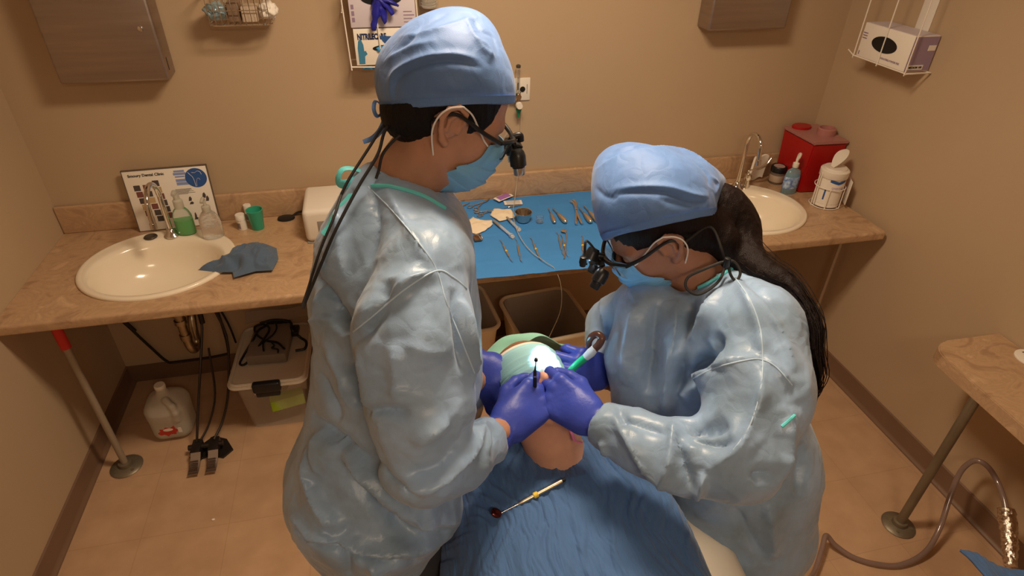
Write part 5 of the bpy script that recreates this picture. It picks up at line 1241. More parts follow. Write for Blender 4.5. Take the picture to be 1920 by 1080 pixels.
# hair: nape and sides below the cap
hs = grow(union([ell(mF(-.014, 0, .034), np.array((.098, .076, .092)) * 1.06, mF.R), ell(mF(-.052, 0, -.018), np.array((.052, .058, .062)) * 1.06, mF.R)], .02), .006)
hx = half(P(838, 215, 1.05), -(P(900, 268, 1.05) - P(838, 215, 1.05)).cross(cam_dir(850, 220)))
def hair_region(p):
    q = mF.inv(p); x, y, z = q[:, 0], q[:, 1], q[:, 2]
    front = x - np.where(z > -.005, .060, -.022 - (z + .005) * .35)      # forehead side, and behind the ears below
    ear = .030 - np.sqrt((x + .002) ** 2 + (z + .004) ** 2)               # keep clear of the ear
    low = -(z + .078)
    return np.maximum(np.maximum(np.maximum(front, low), ear * 1.0), -((p - np.array(P(840, 190, 1.0))) @ np.array(CN)))
hs2 = Sol(lambda p: np.maximum(hs(p), hair_region(p)), [hs.lo, hs.hi], 0)
hme = sdf_mesh(hs2, .003); crumple(hme, .003, 90, [[1, 0, 0], [0, 1, 0], [0, 0, .2]]); obj('hair', hme, M_hair, man, ang=None)
# ears loop of mask, mask
HS_m = head_sol(mF, ears=False); mk = obj('face_mask', push_out(mask_mesh(mF), HS_m, .0035), M_mask, man, ang=60)
ear_loops(mF, HS_m, mk)
# cap
def mcap_sol():
    C1 = ell(P(822, 142, 1.11), (.104, .104, .102)); C2 = ell(P(864, 98, 1.11), (.072, .085, .074)); C3 = ell(P(764, 162, 1.11), (.052, .088, .058))
    C4 = ell(P(884, 150, 1.11), (.050, .084, .068))
    S_ = union([C1, C2, C3, C4], .04); S_ = union([S_, grow(ell(mF(-.008, 0, .034), np.array((.096, .078, .094)) * 1.06, mF.R), .010)], .02)
    n_ = (P(955, 192, 1.1) - P(722, 203, 1.1)).cross(cam_dir(840, 200)); n_ = n_ if n_.z < 0 else -n_
    return S_, n_.normalized()
cs, cn = mcap_sol()
cs = clip(cs, P(840, 199, 1.0), cn)
cme = sdf_mesh(cs, .0035)
crumple(cme, .0015, 16, seed=3.1, amp2=.004)
creases(cme, [([(740, 192), (744, 150), (790, 122), (850, 114), (905, 128)], -.008, .008), ([(732, 190), (738, 140), (790, 110), (850, 103), (900, 112)], .007, .008, -3),
              ([(745, 70), (800, 60), (855, 45), (905, 30)], .004, .009), ([(870, 25), (885, 60), (905, 90), (930, 110)], .004, .008), ([(885, 30), (900, 55), (925, 70), (935, 105)], -.004, .007),
              ([(735, 100), (765, 80), (800, 45), (840, 25)], -.004, .008), ([(715, 120), (760, 92), (820, 75)], .0035, .009), ([(745, 180), (800, 172), (860, 176), (920, 172)], -.003, .008), ([(890, 70), (912, 85), (920, 100), (915, 118)], .004, .006)])
cap = obj('surgical_cap', cme, M_cap, man, ang=None)
# band along the rim
def rim_band(sol, pt, n_, m, par, hgt=.012, r=.0028, name='cap_band', F=None):
    """binding around the lower edge of a cap: march round the rim plane"""
    o = V3(pt); n_ = np.array(n_) / np.linalg.norm(n_); a = np.cross(n_, [1, 0, 0.3]); a /= np.linalg.norm(a); b_ = np.cross(n_, a)
    c0 = np.array(F.O) ; c0 = c0 - n_ * ((c0 - o) @ n_)
    bm = B(); ring = [[], []]; N = 120
    for lev in (0, 1):
        base = c0 - n_ * (.001 + lev * hgt)
        for k in range(N):
            d = a * math.cos(2 * PI * k / N) + b_ * math.sin(2 * PI * k / N); lo_, hi_ = 0.0, .20
            ts = np.linspace(.02, .20, 90); val = sol(base + ts[:, None] * d); ins = np.where(val < 0)[0]
            t_ = ts[ins[-1]] if len(ins) else .08
            ring[lev].append(Vector(base + d * (t_ + .0035)))
    rr = [[], []]
    for k in range(N):
        for lev in (0, 1):
            c_ = ring[lev][k]; av = (ring[lev][k - 1] + ring[lev][(k + 1) % N]) / 2; rr[lev].append(av * .5 + c_ * .5)
    cn_ = Vector(n_)
    vs = [[bm.verts.new(p) for p in rr[0]], [bm.verts.new(p) for p in rr[1]], [bm.verts.new(p + (Vector(c0) - p).normalized() * .004) for p in rr[1]], [bm.verts.new(p + (Vector(c0) - p).normalized() * .004) for p in rr[0]]]
    for q in range(4):
        for k in range(N): bm.faces.new((vs[q][k], vs[q][(k + 1) % N], vs[(q + 1) % 4][(k + 1) % N], vs[(q + 1) % 4][k]))
    return obj(name, bm, m, par)
rim_band(cs, P(840, 199, 1.0), cn, M_capb, cap, F=mF)
b = B(); tube(b, [P(716, 196, 1.10), P(704, 190, 1.09), P(701, 205, 1.08), P(708, 218, 1.09), P(722, 206, 1.10)], .0035, n=8, flat=.4)
tube(b, [P(724, 212, 1.12), P(716, 240, 1.12), P(700, 258, 1.12), P(681, 266, 1.12)], [.005, .007, .006, .005], n=10, flat=.3); obj('cap_tie', b, M_capb, cap)
# ---- gown
def mgown():
    up_ = chain([P(725, 395, 1.16), P(722, 470, 1.18), P(728, 560, 1.20), P(733, 680, 1.235), P(725, 790, 1.29)], [.075, .125, .142, .145, .150], flat=(0, 1, 0), k=.78, sm=.03)
    sh = [cone(P(735, 385, 1.15), P(800, 490, 1.05), .070, .078), cone(P(735, 385, 1.17), P(800, 460, 1.34), .070, .080)]
    front = chain([P(800, 440, 1.20), P(838, 560, 1.22), P(850, 700, 1.26)], [.09, .062, .055], flat=(0, 1, 0), k=.5)
    torso = union([up_, front] + sh, .05)
    skirt = chain([P(722, 800, 1.28), P(700, 905, 1.33), P(706, 950, 1.36), P(714, 1050, 1.43), Vector((-.13, .93, .50))], [.155, .180, .150, .108, .16], flat=(0, 1, 0), k=.85, sm=.03)
    bulge = chain([P(592, 915, 1.30), P(640, 950, 1.27), P(720, 975, 1.26), P(800, 972, 1.27)], [.062, .066, .066, .062], sm=.02)
    hang = chain([P(812, 900, 1.27), P(815, 960, 1.29), P(800, 1015, 1.30)], [.060, .058, .034], sm=.01)
    lower = union([skirt, union([bulge, hang], .02)], .010)
    slR = chain([mSh, P(777, 620, 1.015), P(791, 760, 1.015), P(798, 858, 1.04)], [.076, .100, .089, .074], sm=.02)
    fo = chain([P(798, 862, 1.04), P(855, 862, 1.10), P(912, 826, 1.19)], [.073, .061, .047], sm=.012)
    slL = chain([mShL, mElL, P(880, 735, 1.42)], [.075, .070, .050], sm=.02)
    g = union([union([torso, lower], .05), slL], .02)
    arm = union([slR, fo], .02)
    g = union([g, arm], .008)
    # collar opening, cuffs, hem
    g = clip(g, P(930, 812, 1.205), mWr - P(862, 850, 1.13)) if False else g
    hole = union([chain([P(738, 366, 1.165), P(795, 295, 1.13)], [.069, .064]), cone(P(888, 838, 1.165), P(950, 803, 1.235), .030, .045), cone(Vector((-.16, .93, .7)), Vector((-.16, .93, .3)), .15, .16, (0, 1, 0), .85)])
    g = minus(g, hole, .002); g = minus(g, cone(P(868, 1068, 1.22), P(868, 1100, 1.48), .058, .070), .008); g = minus(g, cone(P(835, 1110, 1.22), P(835, 1140, 1.5), .05, .06), .008)
    endc = half(P(922, 820, 1.20), (P(912, 826, 1.19) - P(855, 862, 1.13)).normalized())
    near = ell(P(942, 808, 1.22), (.075, .075, .075))
    g0 = g; g = Sol(lambda p: np.where(near(p) < 0, np.maximum(g0(p), endc(p)), g0(p)), [g0.lo, g0.hi], 0)
    return clip(g, (0, 0, .50), (0, 0, -1))
gs = mgown()
gme = sdf_mesh(gs, .0055); relax(gme, 2, .5)
crumple(gme, .012, 7.5, [[1, 0, 0], [0, 1, 0], [0, 0, .6]], seed=1.3, amp2=.006, mask=lambda c: np.where(c[:, 2] > 1.50, .4, 1.0))
crumple(gme, .0045, 19, [[1, 0, .4], [0, 1, 0], [-.4, 0, 1]], seed=5.3)
# folds of the gown on its near side: stroke, height (+ ridge, - valley), width, one-sided spread (right > 0... left < 0)
F_ = [
    ([(686, 350), (650, 400), (622, 470), (600, 560), (590, 640)], .008, .012, 3), ([(664, 352), (632, 420), (600, 520)], -.007, .012),
    ([(700, 350), (705, 420), (690, 500)], -.007, .014), ([(722, 352), (765, 430), (812, 505)], .006, .012), ([(645, 380), (648, 450), (640, 520)], .006, .012, -3),
    ([(655, 625), (636, 590), (612, 545), (590, 500)], -.014, .016), ([(655, 622), (700, 587), (760, 540), (820, 508)], .012, .012, 3),
    ([(660, 640), (695, 605), (725, 565), (740, 530)], -.012, .016), ([(660, 640), (672, 720), (684, 780), (696, 830)], -.020, .018), ([(672, 640), (690, 720), (700, 790)], .008, .014, 3),
    ([(690, 772), (720, 768), (770, 775)], -.009, .010), ([(690, 790), (705, 850), (730, 905), (785, 936)], -.012, .014),
    ([(560, 600), (590, 602), (625, 598)], .004, .008), ([(585, 780), (625, 820), (680, 850), (715, 870)], -.014, .016), ([(600, 800), (596, 850), (610, 900)], .010, .014, 3),
    ([(640, 845), (690, 890), (745, 945), (800, 985)], .020, .014, 4), ([(628, 860), (680, 915), (735, 970), (780, 998)], -.014, .018), ([(582, 830), (590, 900), (615, 960), (650, 985)], .014, .014, -3),
    ([(540, 955), (600, 992), (680, 1018), (760, 1024), (850, 1000)], .018, .014, -3), ([(560, 985), (620, 1018), (700, 1042), (790, 1045)], -.016, .014), ([(750, 968), (820, 975), (866, 978)], .012, .012, 3),
    ([(745, 915), (800, 915), (860, 870), (895, 820), (915, 790)], .010, .010, 2), ([(760, 890), (820, 880), (860, 840), (880, 800)], -.010, .014), ([(775, 835), (810, 812), (842, 790)], .008, .010, 2),
    ([(868, 560), (880, 640), (886, 720)], .009, .010, 2), ([(850, 540), (862, 620), (870, 700)], -.010, .012), ([(760, 905), (785, 908), (800, 900)], .006, .008), ([(735, 640), (745, 700), (742, 760)], .007, .016, 2),
    ([(880, 795), (905, 800), (925, 830)], -.006, .008), ([(895, 775), (910, 810), (915, 850)], .006, .007), ([(640, 1000), (650, 1040), (655, 1078)], -.010, .012), ([(690, 1045), (700, 1062), (705, 1078)], .009, .010, 2),
    ([(610, 640), (640, 700), (650, 760)], .008, .016, 2), ([(600, 700), (615, 740), (640, 790)], -.008, .016), ([(760, 640), (800, 660), (850, 655)], .005, .014, 2)]
F_ = [(s_[0], s_[1] * 2.1) + tuple(s_[2:]) for s_ in F_]; creases(gme, F_)
tr = bvh(gme)
gown = obj('isolation_gown', gme, M_gown, man, ang=None)
for pl_, rr_ in (([(690, 350), (735, 395), (785, 455), (818, 505), (838, 570), (866, 640), (890, 700)], .0022), ([(655, 628), (700, 592), (760, 542), (818, 508), (850, 520), (880, 545)], .0024)):
    obj('seam', ribbon(tr, pl_, rr_ * .62, -.0002), M_seam, gown)
b = ribbon(tr, [(697, 349), (735, 351), (790, 367), (833, 391)], .0042, .001); obj('neck_binding', b, M_tie, gown)
b = B(); tube(b, [P(700, 335, 1.13), P(668, 318, 1.11), P(642, 318, 1.10), P(634, 340, 1.10), P(650, 345, 1.10), P(680, 330, 1.12)], .0085, n=8, flat=.3)
tube(b, [P(702, 325, 1.13), P(675, 345, 1.10), P(652, 375, 1.09), P(630, 400, 1.09), P(618, 425, 1.09), P(606, 440, 1.09)], .0085, n=8, flat=.3)
lathe(b, [(0, -.012), (.011, -.006), (.012, .004), (.006, .012), (0, .014)], Matrix.Translation(P(690, 332, 1.11)), 14)
obj('neck_tie', b, M_tie, gown)

loupes(mF, 'black magnifying glasses with a short silver tipped telescope on the left person', MOUTH,
    [([mF(-.03, -.087, .0), P(800, 222, 1.05), P(752, 212, 1.08), P(722, 232, 1.08), P(690, 280, 1.07), P(655, 335, 1.06), P(640, 365, 1.06)], .0026),
     ([mF(-.03, -.087, -.004), P(800, 232, 1.05), P(755, 250, 1.06), P(720, 285, 1.06), P(710, 320, 1.07), P(705, 335, 1.07)], .0026),
     ([P(748, 214, 1.07), P(722, 245, 1.06), P(708, 290, 1.05), P(672, 350, 1.04), P(630, 430, 1.03), P(600, 500, 1.04), P(575, 560, 1.05), P(568, 578, 1.05)], .0028),
     ([P(640, 365, 1.06), P(625, 410, 1.04), P(600, 470, 1.04), P(578, 540, 1.05), P(566, 576, 1.05)], .0024)], lamp=None, tele_fwd=.14)
# ----------------------------------------------------------------- woman on the right, facing left
wO = P(1238, 428, 1.29)
wF = Fr(wO, 168, 38, sc=1.07)
wom = thing('person', 'person on the right with long dark ponytail and blue cap, holding a suction tip', 'person', (.80, .87, 0))
wneck = [P(1335, 565, 1.34), P(1303, 508, 1.32), P(1262, 455, 1.29)]
wSh = P(1425, 628, 1.20); wEl = P(1378, 858, 1.115); wWr = P(1126, 793, 1.21)
wShL = P(1215, 575, 1.44); wElL = P(1150, 610, 1.56); wWrL = P(1140, 712, 1.46)
wT = [P(1335, 580, 1.37), P(1325, 660, 1.40), P(1345, 760, 1.45), P(1378, 860, 1.52), P(1385, 960, 1.60)]
hipR = P(1340, 930, 1.68); hipL = P(1420, 960, 1.54)
whN = place_frame(P(1110, 785, 1.216), dirs(P(1120, 795, 1.212), P(1036, 740, 1.252)), -cam_dir(1060, 760) + Vector((0, -.1, .2)), 1.05)
whNs = hand_sol(whN, -1, [(35, 50, 25), (45, 60, 30), (55, 66, 32), (60, 68, 36)], [(.80, .50, -.35), (.95, .02, -.32), (.95, -.25, -.15)], cuff=.032)
whF = place_frame(P(1133, 700, 1.45), dirs(P(1133, 700, 1.45), P(1062, 684, 1.37)), -cam_dir(1090, 690) + Vector((0, .15, .5)), 1.1)
whFs = hand_sol(whF, 1, [(22, 48, 34), (38, 58, 34), (48, 62, 34), (55, 66, 36)], [(.80, .55, -.35), (.95, .25, -.30), (.95, -.1, -.15)], cuff=.04)
aR = Vector((.72, .98, .10)); aL = Vector((.86, .72, .10)); kR = Vector((.73, .98, .50)); kL = Vector((.84, .76, .50))
wbody = union([chain([V3(p) for p in wneck], [.060, .050, .050], sm=.02),
    chain(wT, [.08, .11, .12, .14, .13], sm=.05), cone(wT[0], wSh, .065, .052), cone(wT[0], wShL, .065, .052), chain([wSh, wEl, wWr], [.050, .040, .024], sm=.01), chain([wShL, wElL, wWrL], [.050, .038, .025], sm=.01)]
    + legs_sol(hipR, hipL, kR, kL, aR, aL), .03)
hm = sdf_mesh(clip(union([head_sol(wF), chain([V3(p) for p in wneck], [.066, .053, .052], sm=.02)], .03), wneck[0] - Vector((0, 0, .02)), (0, 0, -1)), .0026)
wbb = sdf_mesh(wbody, .010)
obj('body', join(hm, wbb), M_skin2, wom, ang=None)
hb = sdf_mesh(whNs, .0022); relax(hb, 1, .4); obj('glove', hb, M_glove, wom, ang=None, label='cobalt glove on the near hand beside the mouth')
hb = sdf_mesh(whFs, .0022); relax(hb, 1, .4); obj('glove', hb, M_glove, wom, ang=None, label='cobalt glove on the far hand, holding the green suction tip')
pm = sdf_mesh(union([grow(s, .016) for s in legs_sol(hipR, hipL, kR, kL, aR, aL)] + [grow(chain(wT[3:], [.13, .12]), .01)], .03), .010)
obj('trousers', pm, M_pants, wom, ang=None)
shoe(aR, PI, wom, M_shoe); shoe(aL, PI, wom, M_shoe)
HS_w = head_sol(wF, ears=False); mk = obj('face_mask', push_out(mask_mesh(wF), HS_w, .0035), M_mask, wom, ang=60)
ear_loops(wF, HS_w, mk)
def wcap_sol():
    S_ = union([ell(P(1205, 360, 1.28), (.106, .108, .090)), ell(P(1262, 345, 1.31), (.090, .100, .066)), ell(P(1172, 325, 1.32), (.068, .080, .060)), ell(P(1312, 350, 1.32), (.045, .05, .036)), grow(ell(wF(-.008, 0, .034), np.array((.100, .079, .096)) * 1.07, wF.R), .013),
                cone(P(1312, 352, 1.31), P(1346, 342, 1.33), .034, .014)], .035)
    n_ = (P(1345, 392, 1.29) - P(1118, 440, 1.24)).cross(cam_dir(1230, 415) + Vector((0, 0, -60))); n_ = n_ if n_.z < 0 else -n_
    return S_, n_.normalized()
wcs, wcn = wcap_sol(); wpt = P(1225, 424, 1.12)
wcs = clip(wcs, wpt, wcn)
cme = sdf_mesh(wcs, .0035); crumple(cme, .0015, 16, seed=8.1, amp2=.004)
creases(cme, [([(1112, 322), (1150, 300), (1190, 286), (1245, 280), (1300, 292), (1350, 325)], .009, .007, -4), ([(1150, 365), (1200, 360), (1250, 362), (1290, 375), (1325, 378)], -.009, .007), ([(1145, 355), (1200, 350), (1255, 352), (1300, 365), (1330, 368)], .007, .008, -3),
              ([(1115, 350), (1135, 368), (1160, 372)], -.004, .008), ([(1130, 300), (1160, 290), (1200, 275), (1240, 272)], -.004, .008), ([(1235, 372), (1270, 382), (1300, 385)], -.005, .007), ([(1150, 285), (1180, 276), (1230, 272)], .004, .006),
              ([(1330, 330), (1345, 345), (1340, 365)], .005, .007), ([(1300, 300), (1325, 325), (1330, 350)], -.004, .007)])
wcap = obj('surgical_cap', cme, M_cap, wom, ang=None)
rim_band(wcs, wpt, wcn, M_capb, wcap, F=wF)
b = B(); tube(b, [P(1330, 372, 1.26), P(1334, 385, 1.25), P(1338, 396, 1.26)], .006, n=8, flat=.4); obj('cap_tie', b, M_capb, wcap)
# ---- gown
def wgown():
    up_ = chain([P(1335, 580, 1.36), P(1325, 640, 1.38), P(1322, 720, 1.42), P(1350, 800, 1.46), P(1378, 870, 1.50)], [.095, .150, .160, .172, .182], flat=(1, .3, 0), k=1.05, sm=.03)
    sh = [cone(P(1338, 562, 1.34), P(1418, 610, 1.21), .080, .088), cone(P(1325, 572, 1.36), wShL, .080, .078)]
    front = chain([P(1215, 590, 1.34), P(1195, 680, 1.38), P(1205, 780, 1.42)], [.075, .072, .07], sm=.02)
    skirt = chain([P(1378, 870, 1.50), P(1378, 970, 1.56), P(1340, 1080, 1.66), Vector((.76, .86, .45))], [.185, .185, .180, .20], sm=.03)
    back = chain([P(1418, 650, 1.32), P(1430, 760, 1.38), P(1432, 850, 1.46)], [.070, .076, .082], sm=.02)
    g = union([union([up_, front, back] + sh, .05), skirt], .05)
    slL = chain([wShL, wElL, P(1128, 670, 1.50)], [.078, .065, .045], sm=.02)
    slR = chain([wSh, P(1425, 730, 1.165), wEl], [.086, .096, .078], sm=.02)
    fo = chain([wEl, P(1290, 858, 1.14), P(1200, 828, 1.175), P(1138, 797, 1.205)], [.078, .070, .058, .047], sm=.012)
    g = union([union([g, slL], .02), union([slR, fo], .02)], .012)
    hole = union([chain([P(1337, 568, 1.345), P(1290, 490, 1.31)], [.064, .062]), cone(P(1152, 802, 1.20), P(1095, 775, 1.25), .033, .047), cone(Vector((.80, .86, .7)), Vector((.80, .86, .2)), .18, .2)])
    g = minus(g, hole, .002)
    e1 = half(P(1124, 792, 1.222), (P(1138, 797, 1.212) - P(1200, 828, 1.175)).normalized()); n1 = ell(P(1105, 780, 1.24), (.075, .075, .075))
    g0 = g; g = Sol(lambda p: np.where(n1(p) < 0, np.maximum(g0(p), e1(p)), g0(p)), [g0.lo, g0.hi], 0)
    return clip(g, (0, 0, .45), (0, 0, -1))
gs = wgown(); gme = sdf_mesh(gs, .0058); relax(gme, 2, .5)
crumple(gme, .012, 7.5, [[1, 0, 0], [0, 1, 0], [0, 0, .6]], seed=4.3, amp2=.006, mask=lambda c: np.where(c[:, 2] > 1.38, .5, 1.0))
crumple(gme, .0045, 19, [[1, 0, .4], [0, 1, 0], [-.4, 0, 1]], seed=9.3)
F_ = [([(1265, 560), (1262, 640), (1250, 720), (1240, 790)], .012, .014, 2), ([(1235, 560), (1225, 650), (1215, 740)], -.012, .016), ([(1190, 570), (1175, 640), (1165, 720)], .008, .014, 2), ([(1300, 560), (1290, 620), (1275, 700), (1262, 780)], -.012, .016),
      ([(1340, 540), (1320, 600), (1290, 640), (1272, 680)], .012, .012, 2), ([(1375, 520), (1400, 560), (1424, 630), (1428, 680)], .007, .010, 2), ([(1405, 540), (1440, 580), (1470, 640), (1490, 700)], .006, .012), ([(1385, 510), (1430, 560), (1465, 600)], -.006, .012),
      ([(1270, 745), (1310, 712), (1360, 685), (1425, 672)], .014, .012, -3), ([(1275, 738), (1305, 700), (1340, 655), (1350, 625)], -.014, .016), ([(1270, 750), (1285, 790), (1320, 800), (1370, 800)], -.014, .016), ([(1300, 700), (1330, 692), (1370, 700)], -.006, .010),
      ([(1428, 680), (1424, 740), (1405, 800), (1380, 840), (1320, 885)], .010, .010, 2), ([(1430, 675), (1455, 690), (1485, 725)], .006, .010), ([(1320, 885), (1312, 915), (1300, 938)], .010, .008), ([(1268, 805), (1275, 850), (1300, 920)], -.012, .012), ([(1272, 800), (1330, 830), (1385, 830)], -.010, .014),
      ([(1262, 790), (1260, 850), (1240, 915)], .010, .010), ([(1150, 780), (1180, 830), (1215, 880), (1290, 940)], .010, .010, 3), ([(1165, 790), (1200, 800), (1262, 815)], -.006, .012), ([(1125, 825), (1150, 870), (1220, 915), (1290, 940)], .006, .009), ([(1160, 755), (1168, 785), (1175, 800)], -.008, .008),
      ([(1480, 760), (1475, 830), (1468, 900)], .008, .014, 2), ([(1500, 790), (1505, 850), (1495, 930)], -.008, .014), ([(1410, 900), (1430, 890), (1470, 900)], -.008, .014), ([(1370, 940), (1400, 990), (1440, 1060)], -.008, .014), ([(1440, 880), (1440, 960), (1450, 1050)], .009, .014, 2), ([(1130, 560), (1140, 620), (1140, 700)], .008, .012)]
F_ = [(s_[0], s_[1] * 2.1) + tuple(s_[2:]) for s_ in F_]; creases(gme, F_)
tr = bvh(gme)
gown = obj('isolation_gown', gme, M_gown, wom, ang=None)
# hair under the cap and the ponytail
hs = grow(union([ell(wF(-.014, 0, .034), np.array((.098, .076, .092)) * 1.06, wF.R), ell(wF(-.050, 0, -.022), np.array((.056, .060, .066)) * 1.08, wF.R)], .02), .005)
def wregion(p):
    q = wF.inv(p); x, y, z = q[:, 0], q[:, 1], q[:, 2]
    front = x - np.where(z > .020, .090, -.018 - (z - .020) * .1); front = np.minimum(front, np.maximum(x - .035, .030 - z))
    ear = .030 - np.sqrt((x + .002) ** 2 + (z + .000) ** 2)
    return np.maximum(np.maximum(front, -(z + .078)), ear)
hs2 = Sol(lambda p: np.maximum(hs(p), wregion(p)), [hs.lo, hs.hi], 0)
tail_p = [P(1322, 372, 1.30), P(1352, 392, 1.32), P(1378, 425, 1.33), P(1390, 468, 1.31), P(1420, 515, 1.25), P(1456, 562, 1.21), P(1486, 608, 1.18), P(1503, 655, 1.165), P(1508, 705, 1.165)]
tail_r = [.032, .052, .050, .040, .026, .017, .010, .006, .003]
for q_ in range(4, 9): tail_p[q_] = push_out([tail_p[q_]], gs, tail_r[q_] * .4 + .006)[0]
tp_ = spline(tail_p, 3); tp_ = tp_[:13] + push_out(tp_[13:], gs, .006); tr_i = [float(np.interp(i / 3, range(9), tail_r)) for i in range(len(tp_))]
tail = chain(tp_, tr_i, sm=.012)
tail2 = chain([P(1335, 420, 1.28), P(1350, 450, 1.28), P(1368, 478, 1.29), P(1400, 508, 1.29)], [.038, .034, .026, .018], sm=.02)
hsu = union([hs2, tail, tail2], .014)
hme = sdf_mesh(hsu, .0032); crumple(hme, .004, 55, [[1, 0, 0], [0, 1, 0], [0, 0, .18]]); hair = obj('hair', hme, M_hairb, wom, ang=None)
b = B(); rnd = random.Random(5)
for i in range(150):
    o0 = Vector((rnd.gauss(0, .010), rnd.gauss(0, .010), rnd.gauss(0, .010))); fl = rnd.choice((1, 1, .9, .75)); pts = []
    n_ = int(3 + fl * 6)
    for j, p in enumerate(tail_p[1:n_ + 1]):
        sc_ = [1.6, 1.7, 1.5, 1.3, 1.0, .8, .8, 1.0][min(j, 7)]
        pts.append(p + o0 * sc_ + Vector((rnd.gauss(0, .0015), rnd.gauss(0, .0015), 0)))
    if fl == 1 and rnd.random() < .5: pts.append(P(1504 + rnd.gauss(0, 5), 725 + rnd.random() * 40, 1.17))
    pts = pts[:4] + push_out(pts[4:], gs, .008) if len(pts) > 4 else pts
    pts = spline(pts, 4); pts = pts[:14] + (push_out(pts[14:], gs, .008 + .005 * rnd.random()) if len(pts) > 14 else [])
    tube(b, pts, [.0010] * (len(pts) - 1) + [.0004], n=3, sm=1)
tag(obj('loose_strands', b, M_hairb, hair, ang=None), kind='stuff')
for pl_, rr_ in (([(1378, 520), (1405, 560), (1424, 610), (1430, 665), (1426, 730), (1405, 800), (1370, 850)], .0022), ([(1290, 715), (1340, 690), (1400, 675), (1428, 674), (1455, 688), (1485, 722)], .0022)):
    obj('seam', ribbon(tr, pl_, rr_ * .62, -.0002), M_seam, gown)
b = ribbon(tr, [(1246, 548), (1275, 548), (1310, 540), (1345, 522), (1372, 504)], .0042, .001); obj('neck_binding', b, M_tie, gown)
b = ribbon(tr, [(1466, 800), (1480, 788), (1490, 779)], .0032, .0); obj('waist_tie', b, M_tie, gown)
loupes(wF, 'black magnifying glasses with lit headlamp on the person with the ponytail', MOUTH,
    [([wF(-.03, .087, .0), P(1330, 425, 1.22), P(1352, 465, 1.22), P(1358, 500, 1.23), P(1345, 530, 1.22), P(1310, 552, 1.21), P(1287, 540, 1.21), P(1290, 520, 1.21), P(1320, 505, 1.21), P(1352, 492, 1.21)], .0030),
     ([P(1352, 492, 1.21), P(1375, 490, 1.21), P(1388, 510, 1.21), P(1380, 527, 1.21), P(1370, 515, 1.21), P(1365, 495, 1.21)], .0030),
     ([wF(.13, .0, .03), P(1100, 452, 1.17), P(1096, 475, 1.17), P(1088, 492, 1.17), P(1100, 495, 1.18)], .0025)], lamp=(.140, .004, .034), tele_fwd=.14, tipm=M_black, toggles=(P(1363, 492, 1.205), P(1093, 490, 1.17)))
# ----------------------------------------------------------------- patient lying on the chair, head away from the camera
pF = Fr(P(1001, 742, 1.385), 0, 0, fwd=(.05, -.22, 1.0), up=(-.10, 1, .22), sc=1.0)
pat = thing('person', 'person lying in the dental chair with masked eyes and bare neck, under a blue towel', 'person', (.33, .62, .60))
pN = [Vector((.325, .865, 1.01)), P(1036, 830, 1.36), pF(-.02, 0, -.08)]
pT = [Vector((.33, .80, .95)), Vector((.33, .62, .92)), Vector((.33, .35, .86)), Vector((.33, .12, .79))]
arms = [chain([Vector((.33 + s * .15, .84, .96)), Vector((.33 + (s * .20 if s > 0 else -.265), .57, .875)), Vector((.33 + s * .17, .33, .83))], [.058, .045, .032], sm=.01) for s in (-1, 1)]
plegs = [chain([Vector((.33 + s * .09, .05, .77)), Vector((.33 + s * .10, -.42, .80)), Vector((.33 + s * .10, -.85, .62))], [.085, .06, .045], sm=.02) for s in (-1, 1)]
hands = [cone(Vector((.33 + s * .17, .33, .83)), Vector((.33 + s * .14, .22, .83)), .030, .022, (0, 0, 1), 1.5) for s in (-1, 1)]
pbody = union([chain(pT, [.105, .115, .100, .11], flat=(0, 0, 1), k=1.15, sm=.05), cone(Vector((.20, .84, .96)), Vector((.46, .84, .96)), .065, .065), chain([V3(p) for p in pN], [.075, .058, .056], sm=.02)] + arms + plegs + hands, .03)
hm = sdf_mesh(clip(union([head_sol(pF), chain([V3(p) for p in pN], [.080, .060, .058], sm=.02), cone(Vector((.22, .85, .98)), Vector((.44, .85, .98)), .055, .055)], .03), Vector((0, .80, 0)), (0, -1, 0)), .0028)
obj('body', join(hm, sdf_mesh(pbody, .010)), M_skin3, pat, ang=None)
sm_ = sdf_mesh(minus(grow(union([chain(pT, [.105, .115, .100, .11], flat=(0, 0, 1), k=1.15, sm=.05), cone(Vector((.18, .85, .97)), Vector((.48, .85, .97)), .068, .068)] + arms, .03), .008),
               cone(Vector((.325, .89, 1.05)), Vector((.325, .98, 1.16)), .085, .11), .004), .007)
obj('shirt', sm_, mat('dark_red_shirt', (.30, .012, .02), .8, bump=.2, bscale=60), pat, ang=None, label='dark red shirt')
tr_ = sdf_mesh(union([grow(x, .014) for x in plegs], .02), .010); obj('trousers', tr_, mat('dark_denim', (.04, .05, .08), .8), pat, ang=None)
for s in (-1, 1):
    e = Vector((.33 + s * .10, -.85, .62)); obj('shoe', sdf_mesh(union([ell(e + Vector((0, -.02, .06)), (.045, .05, .11)), ell(e + Vector((0, 0, 0)), (.045, .07, .05))], .03), .006), M_shoe, pat, ang=None)
hs = grow(ell(pF(-.012, 0, .034), np.array((.100, .078, .096)), pF.R), .010)
def pregion(p):
    q = pF.inv(p); x, y, z = q[:, 0], q[:, 1], q[:, 2]
    return np.maximum(x - np.where(z > .072, .10, -.02 + (z - .02) * .55), .035 - np.sqrt((x + .0) ** 2 + (z + .004) ** 2))
hs2 = Sol(lambda p: np.maximum(hs(p), pregion(p)), [hs.lo, hs.hi], 0)
hme = sdf_mesh(hs2, .0035); crumple(hme, .003, 60, [[1, 0, 0], [0, .2, 0], [0, 0, 1]]); obj('hair', hme, M_hairp, pat, ang=None)
M_pmask = mat('pale_aqua_mask', (.36, .66, .72), .75, bump=.1, bscale=260)
